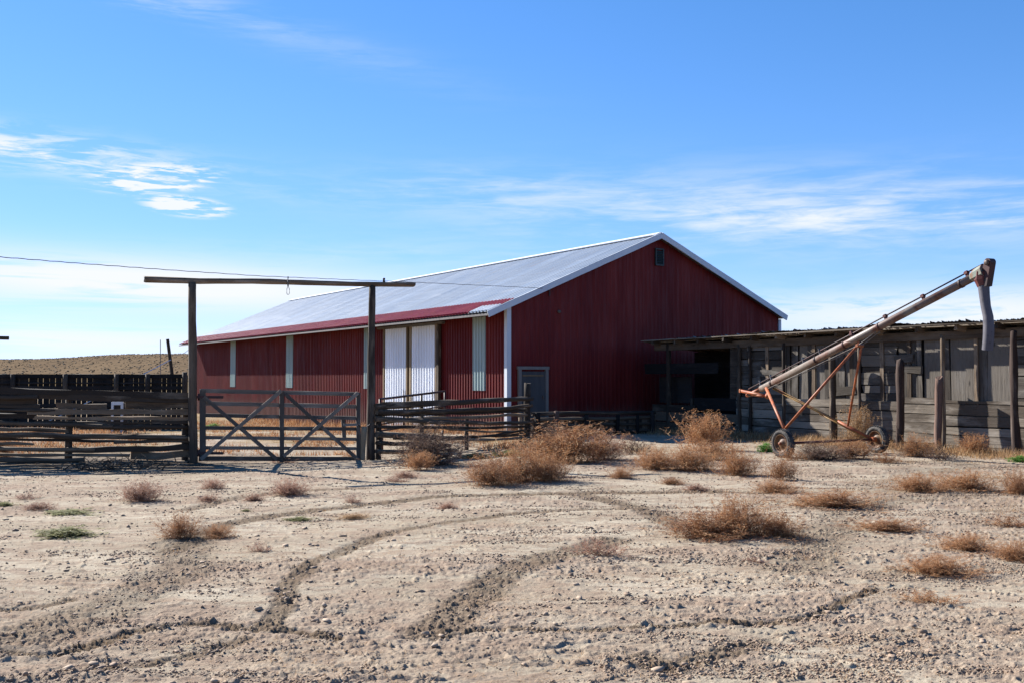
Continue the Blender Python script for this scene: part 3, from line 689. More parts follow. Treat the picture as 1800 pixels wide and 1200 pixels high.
# the gate
gate = empty('field_gate', gp(352, 812)); GO = Vector(gate.location)
tag(gate, 'wide dark board gate with seven bars and two crossed braces between tall posts', 'gate')
gA, gB = gp(352, 813.5), gp(633, 808)
gA = Vector((gA.x, L0.y + .02, 0)); gB = at(633, 810, Rb.y - .12); gB.z = 0
GD = (gB - gA); GL = GD.length; GD.normalize(); GN = Vector((GD.y, -GD.x, 0))
def gpt(u, v, off=0.0):
    d, z = wall_pt(gA, GD, u, v); return gA + GD * d + Vector((0, 0, z)) + GN * off
def gpart(name, items, mat=None):
    for (a, b, wd, th, off) in items:
        mb = MB(); mb.box(gpt(*a, off), gpt(*b, off), th, wd, up=GN.cross(gpt(*b) - gpt(*a)).normalized(), seg=6, jit=.006, rag=.008)
        mb.v = [v - GO for v in mb.v]; mb.build(name, mat or M['gatewood'], gate)
bars = [((352, 686), (630, 692), .075), ((354, 708), (630, 714), .075), ((354, 729), (630, 734), .07), ((354, 751), (629, 753), .07), ((354, 768), (628, 771), .065), ((354, 786), (628, 787.5), .065), ((350, 805), (632, 805.5), .085)]
gpart('gate_bar', [(a, b, w_, .025, 0) for a, b, w_ in bars])
def stile(u, v0, v1, wd, off): 
    mb = MB(); a, b = gpt(u, v1, off), gpt(u, v0, off); mb.box(a, b, wd, .03, up=GN, seg=6, jit=.005); mb.v = [v - GO for v in mb.v]; mb.build('stile', M['gatewood'], gate)
stile(356, 684, 808, .11, .03); stile(495, 687, 811, .085, .03); stile(629.5, 689, 810, .085, .03)
gpart('brace', [((358, 697), (486, 806), .07, .025, .045), ((352, 806), (493, 686), .07, .025, .075), ((501, 692), (628, 806), .07, .025, .045), ((497, 801), (628, 689), .07, .025, .075)])
gpart('latch_board', [((604, 735), (606, 768), .08, .025, -.04), ((602, 746), (632, 745), .05, .03, .05)])
for v_ in (697, 795):
    mb = MB(); mb.box(gpt(346, v_, .05), gpt(392, v_ + .3, .05), .05, .012, up=GN); mb.cyl(gpt(349, v_ + 6, .05), gpt(349, v_ - 6, .05), .018, 8); mb.v = [v - GO for v in mb.v]; mb.build('hinge', M['blackred'], gate)
mb = MB(); c0 = gpt(628, 745, .07); c1 = Vector((Rb.x, Rb.y - .1, c0.z))
pts = []
for i in range(13):
    q = i / 12; p = c0.lerp(c1, q); p.z -= .06 * 4 * q * (1 - q); pts.append(p)
mb.sweep(pts, .013, 6, jit=.01, tone=.3); ch = mb.build('gate_chain', M['blackred']); tag(ch, 'short sagging chain tying the gate to its right post', 'chain')
stb = gp(637, 808) + Vector((0, .12, 0)); mb = MB(); log(mb, (stb.x, stb.y, -.1), (stb.x, stb.y, at(637, 750, stb.y).z), .05, .05, 6, ns=7); so = mb.build('stub_post', M['tan']); tag(so, 'short pale sunlit stump of post between gate and right gateway post', 'post')

# ================================================================== LEFT RAIL FENCE
lf = empty('rail_fence', gp(335, 815)); LO = Vector(lf.location)
tag(lf, 'old dark pole and plank fence running left from the gateway', 'fence')
fA = gp(334, 815); fB = Vector((-11.2, 18.0, 0)); FD = (fB - fA).normalized()
def fpt(u, v, off=0):
    d, z = wall_pt(fA, FD, u, v); p = fA + FD * d; return Vector((p.x, p.y - off, z))
def lrail(a, b, w_, th, off, mat='log', sag=0, seed=0, flatp=False):
    mb = MB(); A_, B_ = fpt(*a, off), fpt(*b, off)
    if flatp:
        pts = logpts(A_, B_, 12, sag, .02, seed); m = max(w_, th) / 2; mb.sweep(pts, m, 4, flat=(th / 2 / m, w_ / 2 / m), jit=.022, rag=.03)
    else: log(mb, A_, B_, w_ / 2, w_ / 2 * .85, 14, sag, .03, seed, flat=(.8, 1), jit=.02)
    mb.v = [v - LO for v in mb.v]; mb.build('rail', M[mat], lf)
rl = [((100, 712), (188, 713), .10, .03, -.04, True), ((-90, 712), (70, 713), .07, .05, .02, True), ((60, 742), (336, 741), .055, .04, -.03, True), ((-90, 770), (336, 776), .05, .04, -.03, True), ((-90, 798), (230, 799), .06, .05, .03, False), ((-90, 704), (60, 706), .10, .05, .0, True), ((-90, 728), (60, 730), .09, .05, -.02, True), ((60, 733), (336, 734), .06, .04, -.03, True), ((-90, 750), (120, 756), .07, .05, -.04, True), ((-90, 682), (336, 695), .11, .05, .03, True), ((40, 694), (336, 703), .09, .05, .02, True), ((-90, 694), (70, 698), .08, .08, .05, False),
      ((-90, 716), (100, 720), .08, .06, .04, False), ((50, 722), (336, 723), .10, .045, .03, True), ((218, 711), (336, 710), .12, .03, -.03, True), ((-90, 738), (200, 748), .08, .08, .04, False), ((140, 749), (334, 749), .10, .06, .0, False),
      ((-90, 762), (334, 769), .11, .09, .04, False), ((200, 775), (336, 772), .06, .05, -.02, True), ((-90, 786), (170, 790), .085, .08, .05, False), ((120, 790), (335, 784), .10, .06, .02, True), ((-90, 806), (150, 806), .09, .07, .05, False), ((230, 800), (335, 797), .14, .03, -.04, True), ((100, 812), (335, 812), .09, .06, .0, False), ((-90, 819), (120, 820), .10, .06, .0, False), ((-90, 777), (60, 779), .06, .05, .05, False)]
for i, (a, b, w_, th, off, fl) in enumerate(rl): lrail(a, b, w_, th, off, 'log' if i % 3 else 'logd', 0.01, i + 5, fl)
for i, (u, vt_) in enumerate(((333, 690), (322, 700), (116, 690), (-40, 684))):
    d, _ = wall_pt(fA, FD, u, 800); p = fA + FD * d; q = at(u, vt_, p.y)
    mb = MB(); log(mb, (p.x, p.y + .1, -.15), (p.x, p.y + .1, q.z), .075 if i else .07, .06, 6, seed=40 + i); mb.v = [v - LO for v in mb.v]; mb.build('post', M['logd'], lf)

# ================================================================== RIGHT RAIL FENCE
rfz = empty('rail_fence', gp(662, 806)); RO = Vector(rfz.location)
tag(rfz, 'dark rail fence between the right gateway post and the barn corner', 'fence')
rA = Rb + Vector((.12, .05, 0)); rB = gp(930, 776); RD = (rB - rA); RL = RD.length; RD.normalize()
def rpt(u, v, off=0):
    d, z = wall_pt(rA, RD, u, v); p = rA + RD * d; return Vector((p.x - RD.y * 0, p.y, z)) + Vector((RD.y, -RD.x, 0)) * off
def rrail(a, b, w_, seed, off=0.03, flatp=False, mid=None, mat='log'):
    w_ *= 1.22; mb = MB(); A_, B_ = rpt(*a, off), rpt(*b, off)
    pts = logpts(A_, B_, 12, 0, .03, seed)
    if mid is not None:
        for i, p in enumerate(pts): q = i / 12; p.z -= mid * 4 * q * (1 - q)
    if flatp: m = w_ / 2; mb.sweep(pts, m, 4, flat=(.3, 1), jit=.02, rag=.03)
    else: mb.sweep(pts, [w_ / 2 * (1 - .25 * i / 12) for i in range(13)], 9, flat=(.9, 1), jit=.018, smooth=True)
    mb.v = [v - RO for v in mb.v]; mb.build('rail', M[mat], rfz)
rrail((656, 714), (934, 699), .115, 21); rrail((658, 722), (930, 712), .09, 22, .06, False, .06); rrail((664, 711), (800, 706), .09, 29, .08, True, .0)
rrail((658, 737), (930, 728), .07, 23, -.02, False, .02); rrail((656, 736), (932, 741), .085, 24, .05, False, .04); rrail((660, 762), (820, 770), .10, 25, .04)
rrail((740, 748), (930, 757), .045, 26, .0, False, .05); rrail((800, 768), (930, 754), .05, 27, .04, False, .03, 'logd'); rrail((660, 778), (790, 782), .08, 28, .02); rrail((660, 729), (928, 721), .06, 33, .0, True, .0, 'logd'); rrail((660, 749), (928, 748), .06, 34, .0, False, .03, 'logd'); rrail((690, 770), (928, 763), .05, 35, .02, True, .02); rrail((660, 792), (800, 790), .08, 30, .03, False, 0, 'logd'); rrail((820, 772), (930, 770), .06, 31, .05)
for i, (u, vt_, vb, r) in enumerate(((664, 716, 800, .07), (740, 712, 790, .05), (820, 732, 780, .05), (927, 672, 770, .10))):
    d, _ = wall_pt(rA, RD, u, 760); p = rA + RD * d; q = at(u, vt_, p.y)
    mb = MB(); log(mb, (p.x, p.y + .08, -.15), (p.x, p.y + .08, q.z), r, r * .9, 6, seed=50 + i, ns=6 if i == 3 else 8); mb.v = [v - RO for v in mb.v]; mb.build('post', M['logd'], rfz)
d, _ = wall_pt(rA, RD, 915, 760); p = rA + RD * d; q = at(915, 733, p.y); mb = MB(); log(mb, (p.x, p.y + .3, -.1), (p.x, p.y + .3, q.z), .05, .05, 5, seed=61); mb.v = [v - RO for v in mb.v]; mb.build('post', M['log'], rfz)

# tubular steel gate leaning behind it
tg = empty('tube_gate', gp(720, 778)); TO = Vector(tg.location); tag(tg, 'thin black steel tube gate standing open before the white barn doors', 'gate')
tA, tB = Vector((at(668, 703, 22.3).x, 22.3, 0)), Vector((at(782, 687, 26.2).x, 26.2, 0)); TD = (tB - tA).normalized()
def tpt(u, v):
    d, z = wall_pt(tA, TD, u, v); return tA + TD * d + Vector((0, 0, z))
def tube(name, pts, r, mat, parent, off, tone=.4, ns=8):
    mb = MB(); mb.sweep([Vector(p) for p in pts], r, ns, Vector((.05, .03, 1)), tone, smooth=True); mb.v = [v - off for v in mb.v]; return mb.build(name, mat, parent)
tube('top_tube', [tpt(668, 722), tpt(668, 701), tpt(782, 687), tpt(782, 705)], .028, M['blackred'], tg, TO)
tube('bottom_tube', [tpt(666, 757), tpt(782, 739)], .022, M['blackred'], tg, TO); tube('bar', [tpt(668, 730), tpt(782, 713)], .018, M['blackred'], tg, TO); tube('bar', [tpt(668, 745), tpt(782, 727)], .018, M['blackred'], tg, TO)
for u, r in ((668, .026), (710, .026), (741, .03), (692, .012), (725, .012), (760, .012), (782, .026)): tube('upright', [tpt(u, 758 - (u - 668) * .15), tpt(u, 701 - (u - 668) * .125)], r, M['blackred'], tg, TO)
for u in (690, 765): pass
for u in (672, 778):
    a = tpt(u, 755); tube('foot', [a, Vector((a.x, a.y, -.03))], .026, M['blackred'], tg, TO)

# low pen fence in front of the gable
pf = empty('pen_fence', gp(1050, 775)); PO = Vector(pf.location); tag(pf, 'low black pole pen fence in the shade of the barn gable', 'fence')
pA = Vector((at(940, 730, 26.3).x, 26.3, 0)); pB = Vector((at(1150, 725, 29.6).x, 29.6, 0)); PD = (pB - pA).normalized()
def ppt(u, v):
    d, z = wall_pt(pA, PD, u, v); return pA + PD * d + Vector((0, 0, z))
for i, (a, b, w_) in enumerate((((935, 727), (1150, 724), .10), ((940, 737), (1150, 733), .10), ((975, 747), (1148, 744), .09), ((935, 752), (1060, 757), .10), ((1040, 757), (1148, 755), .09), ((935, 765), (1148, 764), .1))):
    mb = MB(); log(mb, ppt(*a), ppt(*b), w_ / 2, seed=70 + i, n=10); mb.v = [v - PO for v in mb.v]; mb.build('rail', M['logd'], pf)
for i, (u, v0, r, mt) in enumerate(((978, 722, .07, 'barkred'), (1030, 728, .06, 'fence_dark'), (1085, 728, .06, 'fence_dark'), (1120, 728, .05, 'fence_dark'), (1146, 722, .07, 'fence_dark'), (945, 724, .08, 'fence_dark'))):
    a = ppt(u, v0); mb = MB(); log(mb, (a.x, a.y - .08, -.2), (a.x, a.y - .08, a.z), r, r, 6, seed=80 + i); mb.v = [v - PO for v in mb.v]; mb.build('post', M[mt], pf)
mb = MB()
for k in range(46):
    q = k / 46; u = 936 + q * 212; a = ppt(u, 736 + RND.uniform(-1, 3)); 
    mb.box((a.x, a.y + .07, -.1), (a.x, a.y + .07, a.z), .13, .02, up=Vector((0, 1, 0)), rag=.05)
mb.v = [v - PO for v in mb.v]; mb.build('boards', M['logd'], pf)

# ================================================================== BACK BOARD FENCE (left distance)
bf = empty('board_fence', gp(160, 744)); BFO = Vector(bf.location); tag(bf, 'tall black vertical board fence at the foot of the hill', 'fence')
YB = 35.5
mb = MB(); x = at(-150, 700, YB).x; xe = at(327, 700, YB).x
while x < xe:
    wd = RND.uniform(.13, .21); top = at(100, 657.5 if RND.random() > .02 else 662, YB).z + RND.uniform(-.03, .02)
    mb.box((x + wd / 2, YB + RND.uniform(-.012, .012), -.6), (x + wd / 2, YB, top), wd, .022, up=Vector((0, 1, 0))); x += wd + (RND.uniform(.012, .03) if RND.random() > .35 else .003)
mb.v = [v - BFO for v in mb.v]; mb.build('boards', M['fence_dark'], bf)
for zv, hh_ in ((660.5, .14), (681, .13), (672.5, .05), (712, .13)):
    z = at(100, zv, YB).z; mb = MB(); mb.box((at(-150, 700, YB).x, YB - .06, z), (xe, YB - .06, z), .05, hh_, seg=20, jit=.015); mb.v = [v - BFO for v in mb.v]; mb.build('rail', M['fence_dark'], bf)
for u in (-60, 23, 115, 205, 260, 325):
    p = at(u, 656, YB - .13); mb = MB(); log(mb, (p.x, p.y, -.7), (p.x, p.y, p.z + (.05 if u == 325 else -.02)), .09 if u != 325 else .12, .085, 5, seed=u); mb.v = [v - BFO for v in mb.v]; mb.build('post', M['logd'], bf)
# feeder with white square frame
wf = empty('feed_box', at(206, 745, 31.5)); wf.location.z = 0; a0, a1 = at(196, 706, 31.5), at(216, 740, 31.5)
tag(wf, 'small white square framed box with a dark opening before the black board fence', 'feed box')
cx0, cx1, zt, zb = a0.x - wf.location.x, a1.x - wf.location.x, a0.z, .12
for nm, p0, p1, w_, h_ in (('frame', (cx0, 0, zt - .04), (cx1, 0, zt - .04), .05, .10), ('frame', (cx0, 0, zb + .25), (cx1, 0, zb + .25), .05, .08)):
    mb = MB(); mb.box(p0, p1, w_, h_); mb.build(nm, M['whitetrim'], wf)
for xx in (cx0 + .035, cx1 - .035):
    mb = MB(); mb.box((xx, .005, -.4), (xx, .005, zt - .092), .07, .05, up=Vector((0, 1, 0))); mb.build('frame', M['whitetrim'], wf)
mb = MB(); mb.box(((cx0 + cx1) / 2, .22, -.3), ((cx0 + cx1) / 2, .22, zt - .03), cx1 - cx0 - .02, .36, up=Vector((0, 1, 0))); mb.build('box', M['fence_dark'], wf)
# leaning pole with guy wires, antenna
lp = MB(); a, b = at(303, 662, 39), at(294.5, 596, 39); lp.sweep([Vector((a.x + .15, 39, -.7)), a, b], [.075, .07, .06], 8, tone=.2); lo_ = lp.build('leaning_pole', M['logd']); tag(lo_, 'leaning dark pole rising above the black fence against the hill', 'pole')
mb = MB(); p0 = at(78, 743, 33.5); p1 = at(300, 632, 38.9); mb.sweep([p0.lerp(p1, i / 8) - Vector((0, 0, .04 * math.sin(i / 8 * 3.14))) for i in range(9)], .018, 6, tone=.9); gw_ = mb.build('guy_wire', M['whitetrim']); tag(gw_, 'pale guy wire slanting down across the black fence to the ground', 'wire')
mb = MB(); p0 = at(299, 622, 39); p1 = at(345, 597, 50); mb.sweep([p0.lerp(p1, i / 8) - Vector((0, 0, .3 * math.sin(i / 8 * 3.14))) for i in range(9)], .012, 5, tone=.9); gw2 = mb.build('slack_wire', M['steel']); tag(gw2, 'thin slack wire from the leaning pole to the barn eave', 'wire')
mb = MB(); p0 = at(282.5, 655, 90); p1 = at(282, 597, 90); mb.sweep([p0 - Vector((0, 0, .5)), p1], .035, 5, tone=.5); an = mb.build('antenna_mast', M['steel']); tag(an, 'hair thin mast standing up just left of the leaning pole', 'mast')
# crossbar of another gateway entering at the left edge
og = empty('timber_gateway', at(-70, 800, 26)); og.location.z = 0; tag(og, 'dark crossbar end of a second gateway cut off by the left edge', 'gateway')
e = at(15.5, 594.5, 26) - og.location; l_ = at(-330, 589, 26) - og.location
mb = MB(); log(mb, l_, e, .055, .05, 10, seed=90); mb.build('crossbeam', M['logd'], og)
for q in (-70, -270):
    p = at(q, 594, 26.1) - og.location; mb = MB(); log(mb, (p.x, .1, -.4), (p.x, .1, p.z + .02), .09, .07, 6, seed=91); mb.build('post', M['logd'], og)

# power wire
pts = [(-200, 436, 13.5), (0, 452, 15), (150, 464, 16.6), (300, 475, 18), (450, 485, 20), (600, 491.5, 22.3), (728, 496.5, 24.6), (850, 502, 27.6)]
pl = [at(*q) for q in pts]; xl, zl = gw(965, 508); pl.append(BO + GX * xl + Vector((0, 0, zl)) + Vector((sa, -ca, 0)) * .12)
fine = []
for i in range(len(pl) - 1):
    for k in range(16):
        fine.append(pl[i].lerp(pl[i + 1], k / 16) + Vector((0, 0, .004 * math.sin((i * 16 + k) * 1.7))))
fine.append(pl[-1])
mb = MB(); mb.sweep(fine, [.0065] * len(fine), 5, tone=.4); pw = mb.build('overhead_wire', M['blackred']); tag(pw, 'long twisted overhead wire sagging from the left edge to the barn gable', 'wire')

# ================================================================== PLANK SHED (local x = depth, y = along, away from camera)
shed = empty('plank_shed', SO, TH); tag(shed, 'low weathered grey plank cattle shed with rough tin roof beside the barn', 'shed')
def sw(u, v, off=0.0): return wall_pt(SO - GX * off, AX, u, v)
def sh(y): return 2.86 - .004 * y
Y0, Y1 = -5.0, 11.9
yw1 = sw(1297, 700)[0]                       # where the plank wall ends and the open stall begins
top_low = 1.12
# lower horizontal planks
mb = MB(); ycur = Y0
edges = [Y0, -2.4] + sorted([sw(u, 700)[0] for u in (1783, 1657, 1581, 1515, 1462, 1378, 1318)]) + [yw1]
for e0_, e1_ in zip(edges, edges[1:]):
    z = -.12; tl = top_low + RND.uniform(-.05, .06)
    while z < tl - .05:
        hgt = min(RND.uniform(.19, .27), tl - z)
        mb.box((-.05 + RND.uniform(-.008, .008), e0_, z + hgt / 2 + RND.uniform(-.01, .01)), (-.05 + RND.uniform(-.008, .008), e1_, z + hgt / 2 + RND.uniform(-.012, .012)), .045, hgt - RND.uniform(.008, .03), seg=6, jit=.012, rag=.02)
        z += hgt
mb.build('plank_wall', M['plank'], shed)
# upper part: mismatched sections of vertical boards and of horizontal planks
mb = MB(); secs = edges
for si, (e0_, e1_) in enumerate(zip(secs, secs[1:])):
    if (si % 3) == 1 or (e1_ - e0_) < .9:
        z = .95
        while z < 2.5:
            hgt = min(RND.uniform(.14, .30), 2.62 - z); k0, k1 = e0_ + RND.uniform(-.03, .06), e1_ + RND.uniform(-.06, .03)
            if RND.random() > .04: mb.box((RND.uniform(-.03, .01), k0, z + hgt / 2 + RND.uniform(-.012, .012)), (RND.uniform(-.03, .01), k1, z + hgt / 2 + RND.uniform(-.015, .015)), .022, hgt - RND.uniform(.004, .03), seg=5, jit=.012, rag=.05)
            z += hgt
    else:
        y = e0_
        while y < e1_ - .04:
            wd = min(RND.choice((.14, .18, .24, .30, .55)) * RND.uniform(.85, 1.15), e1_ - y); off = RND.uniform(-.035, .012); tl = RND.uniform(-.03, .03)
            if RND.random() > .03: mb.box((off, y + wd / 2, RND.uniform(.72, 1.02)), (off, y + wd / 2 + tl, 2.62), .022, wd - RND.uniform(.004, .03), up=Vector((0, 1, 0)), seg=4, jit=.01, rag=.04)
            y += wd
for k in range(7):                              # odd patches nailed over the gaps
    y = RND.uniform(-1.5, yw1 - .8); z = RND.uniform(1.1, 2.2); mb.box((-.055, y, z), (-.055, y + RND.uniform(.35, 1.1), z + RND.uniform(-.12, .12)), .02, RND.uniform(.1, .22), seg=3, jit=.01, rag=.05)
mb.build('board_wall', M['plank_shaded'], shed)
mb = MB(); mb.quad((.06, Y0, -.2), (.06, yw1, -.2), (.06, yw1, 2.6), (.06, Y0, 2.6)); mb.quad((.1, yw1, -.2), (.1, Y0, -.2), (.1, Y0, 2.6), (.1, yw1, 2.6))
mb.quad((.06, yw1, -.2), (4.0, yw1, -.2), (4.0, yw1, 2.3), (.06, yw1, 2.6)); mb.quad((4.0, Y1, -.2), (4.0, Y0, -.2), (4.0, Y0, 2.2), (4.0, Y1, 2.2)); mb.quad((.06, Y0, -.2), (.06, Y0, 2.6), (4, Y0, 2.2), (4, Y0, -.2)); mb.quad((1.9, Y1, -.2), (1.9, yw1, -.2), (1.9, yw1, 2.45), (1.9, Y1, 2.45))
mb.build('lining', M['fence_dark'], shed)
# battens
for u in (1498, 1552, 1600, 1718, 1432, 1350):
    y = sw(u, 650)[0]; mb = MB(); mb.box((-.035, y, .95), (-.035, y, 2.6), .03, RND.uniform(.07, .11), up=Vector((0, 1, 0)), seg=5, jit=.008, rag=.03); mb.build('batten', M['log'], shed)
# posts standing proud of the wall
for (u, zt_, r, off, mt) in ((1783, 2.62, .085, .36, 'barkred'), (1657, 2.6, .055, .34, 'log'), (1510, 2.5, .05, .30, 'log'), (1463, 2.35, .10, .40, 'log'), (1377, 2.5, .05, .28, 'logd'), (1318, 2.5, .05, .12, 'logd'), (1299, 2.5, .06, .1, 'logd')):
    y = sw(u, 700, off)[0]; mb = MB(); log(mb, (-off, y, -.2), (-off + .03, y, zt_), r, r * .8, 12, wob=.05 if u in (1783, 1463) else .02, seed=u, ns=8, jit=.03 if u in (1783, 1463) else .012, rag=.05); mb.build('post', M[mt], shed)
y = sw(1800, 700)[0] - 1.9
for yy in (y, y - 2): mb = MB(); log(mb, (-.2, yy, -.2), (-.18, yy, 2.6), .08, .07, 10, wob=.04, seed=9); mb.build('post', M['logd'], shed)
# plate beam, rafters, roof boards, tin
mb = MB(); mb.box((-.05, Y0, 2.60), (-.05, Y1 - .3, 2.56), .09, .20, seg=16, jit=.015); mb.build('plate_beam', M['logd'], shed)
y = Y0 + .3; 
while y < Y1:
    mb = MB(); zf = sh(y) - .12; mb.box((-.38 + RND.uniform(-.06, .03), y, zf), (4.1, y + RND.uniform(-.04, .04), zf - .42), .07, .12, seg=5, jit=.008); mb.build('rafter', M['logd'] if RND.random() < .6 else M['log'], shed); y += RND.uniform(.85, 1.15)
mb = MB(); q = [(-.46, Y0, 2.83 + .02), (-.46, Y1, 2.83 - .05), (4.2, Y1, 2.38), (4.2, Y0, 2.42)]; lo2 = [(a, b, c_ - .03) for a, b, c_ in q]
srf = None
mb = MB(); x = -.44
while x < 4.2:
    wd = RND.uniform(.16, .24); y = Y0
    while y < Y1:
        ln = min(RND.uniform(2.2, 4.4), Y1 - y); zz = sh(y) - .045 - (x + .48) * .09 + RND.uniform(-.012, .012); ov = RND.uniform(-.10, .07) if x < -.4 else 0
        mb.box((x + wd / 2 + ov, y, zz), (x + wd / 2 + ov, y + ln - .01, sh(y + ln) - .045 - (x + .48) * .09 + RND.uniform(-.015, .015)), wd + .01, .028, seg=5, jit=.012, rag=.015); y += ln
    x += wd
srf = mb.build('roof', M['plank'], shed)
y = Y0
while y < 9.2:                                  # sheets of old tin, curling at the edge
    wd = RND.uniform(1.2, 2.2); x0_ = RND.uniform(-.38, -.16); mbt = MB(); per = .075; n_ = int(wd / per); curl = RND.uniform(-.01, .09)
    b_ = len(mbt.v)
    for i in range(n_ * 2 + 1):
        yy = y + i * per / 2; zz = sh(yy) - .005 + (.022 if i % 2 else .0) + curl * math.sin(i / n_ * 1.6)
        for xx, dz in ((x0_ + RND.uniform(-.05, .05), .01 + (RND.random() ** 6) * .05), (x0_ + .5, .0), (4.1, 0)):
            mbt.v.append(Vector((xx, yy, zz + dz - (xx + .48) * .088)))
    for i in range(n_ * 2):
        for k in range(2):
            a = b_ + i * 3 + k; mbt.face((a, a + 1, a + 4, a + 3), ((0, 0), (1, 0), (1, 1), (0, 1)), .5)
    mbt.build('tin_sheet', M['steel'], srf); y += wd - .05
# open stall: posts, planks, back wall
def splank(u0, u1, vt_, vb, off, mt):
    ya, za = sw(u1, vt_, off); yb, zb_ = sw(u0, vb, off); zc = (za + sw(u1, vb, off)[1]) / 2; h_ = abs(za - sw(u1, vb, off)[1])
    mb = MB(); mb.box((-off, ya, zc), (-off, yb, zc), .035, h_, seg=6, jit=.01, rag=.04); mb.build('plank', M[mt], shed)
splank(1135, 1262, 637, 656, .05, 'fence_dark'); splank(1160, 1216, 662, 708, -.25, 'fence_dark'); splank(1147, 1222, 712, 724, .1, 'logd'); splank(1150, 1300, 728, 745, .08, 'logd'); splank(1150, 1300, 748, 766, .08, 'logd'); splank(1165, 1290, 604, 612, 0, 'logd'); splank(1284, 1297, 612, 700, .02, 'logd'); splank(1214, 1300, 770, 784, .06, 'logd'); splank(1222, 1300, 700, 722, .04, 'fence_dark')  # near-black boards paint the bay's shade into the planks
for (u, r, vt_) in ((1175, .085, 603), (1150, .07, 712), (1216, .06, 700)):
    y, zt_ = sw(u, vt_, .05); mb = MB(); log(mb, (-.05, y, -.2), (-.05, y, zt_), r, r * .9, 8, seed=u); mb.build('post', M['logd'], shed)

# broken posts in front of the shed (things of their own)
for (u, vt_, vb, r, lab, sd_) in ((1582, 635, 790, .095, 'thick square topped brown post standing before the shed wall right of the auger wheel', 4), (1649, 662, 798, .085, 'shorter broken reddish post leaning against the shed before a taller pole', 6)):
    p = Vector(SO - GX * .55) + AX * wall_pt(SO - GX * .55, AX, u, 760)[0]; q = at(u, vt_, p.y)
    mb = MB(); log(mb, (p.x, p.y, -.2), (q.x + .01, p.y, q.z), r, r * .95, 10, wob=.02, seed=sd_, ns=6, jit=.03, rag=.05)
    tag(mb.build('broken_post', M['barkred']), lab, 'post', 'broken posts before the shed')

# ================================================================== GRAIN AUGER
ag = empty('grain_auger', (6.65, 20.9, 0)); G0 = Vector(ag.location); tag(ag, 'rusty grain auger on orange two wheeled frame, tube raised over the shed roof', 'grain auger')
AXD = Vector((.89, .45, 0)).normalized(); TDh = Vector((.45, -.89, 0)).normalized()
def tq(s, z): return Vector((6.65, 20.9, 0)) + TDh * s + Vector((0, 0, z))
def tube_at(u):                              # point on the auger's vertical plane for a sight column
    k = (u - 900) / FPX; return (6.65 - k * 20.9) / (-.89 * k * 1 - .45) * 1.0
def apt(u, v):
    d, z = wall_pt(G0, TDh, u, v); return G0 + TDh * d + Vector((0, 0, z))
lo, hi = apt(1338, 683), apt(1722, 482)
TDIR = (hi - lo).normalized(); TUP = AXD.cross(TDIR).normalized(); TUP = TUP if TUP.z > 0 else -TUP
def A(name, pts, r, mt, parent=ag, ns=14, tone=.5):
    mb = MB(); mb.sweep([Vector(p) for p in pts], r, ns, Vector((.05, .03, 1)), tone, smooth=True); mb.v = [v - G0 for v in mb.v]; return mb.build(name, M[mt], parent)
A('auger_tube', [lo, hi], .074, 'tube', ns=24)
LT = (hi - lo).length
for q in (.06, .30, .44, .60, .93): A('band', [lo + TDIR * LT * q, lo + TDIR * (LT * q + .05)], .082, 'blackred', ns=24)
inl = apt(1318, 692)
A('intake_shaft', [inl - TDIR * .1, lo], .045, 'orange'); A('intake_collar', [inl, inl + TDIR * .05], .07, 'steel')
# driveshaft on brackets
so_ = TUP * .135
A('drive_shaft', [inl + so_ * .9, hi + so_ + TDIR * .12], .014, 'blackred', ns=8)
for u in (1338, 1357, 1414, 1443, 1500, 1560, 1627, 1705):
    q = (wall_pt(G0, TDh, u, 600)[0] - wall_pt(G0, TDh, 1338, 683)[0]) / ((hi - lo).dot(TDh)); c = lo + TDIR * LT * q
    mb = MB(); mb.box(c + TUP * .06, c + TUP * (.17 if u > 1500 else .20), .012 if u < 1500 else .05, .045, up=AXD)
    if u > 1490: mb.box(c + TUP * .135 - TDIR * .035, c + TUP * .135 + TDIR * .035, .07, .05, up=TUP)
    mb.v = [v - G0 for v in mb.v]; mb.build('bracket', M['darkred'] if u > 1490 else M['steel'], ag)
# wheels
wl, wr = gp(1374, 799), gp(1537, 796); cw = Vector((6.65, 20.9, 0)); WL = cw - AXD * 1.32; WR = cw + AXD * 1.32
WL = Vector((5.52, 20.35, .285)); WR = Vector((7.86, 21.5, .30)); AXD2 = (WR - WL).normalized()
for wc in (WL, WR):
    mb = MB(); pr = []
    for k in range(25):
        a = 2 * math.pi * k / 24; pr.append((math.cos(a) * .078, .235 + math.sin(a) * .062 * (1 if math.sin(a) > 0 else .9)))
    mb.lathe(wc - G0, AXD2, pr, 40); ty = mb.build('wheel', M['tyre'], ag)
    mb = MB()
    for k in range(36):
        a = 2 * math.pi * k / 36; u_ = AXD2.orthogonal().normalized(); v_ = AXD2.cross(u_); rd = u_ * math.cos(a) + v_ * math.sin(a)
        for sgn in (-1, 1): mb.box(wc - G0 + rd * .292 + AXD2 * (sgn * .015), wc - G0 + rd * .285 + AXD2 * (sgn * .068), .022, .018, up=rd)
    mb.build('tread', M['tyre'], ty)
    mb = MB(); mb.lathe(wc - G0, AXD2, [(-.062, .185), (-.065, .172), (-.03, .165), (-.005, .15), (-.02, .11), (-.035, .06), (-.06, .045), (-.062, .001)], 32); mb.build('rim', M['rim'], ty)
    mb = MB(); mb.lathe(wc - G0, AXD2, [(.062, .185), (.065, .172), (.03, .165), (.005, .15), (.0, .001)], 32); mb.build('rim', M['rim'], ty)
    mb = MB(); mb.lathe(wc - G0, AXD2, [(-.10, .001), (-.10, .028), (-.065, .034), (-.03, .036)], 16); mb.build('hub', M['orange'], ty)
A('axle', [WL + Vector((0, 0, 0)), WR], .026, 'darkred')
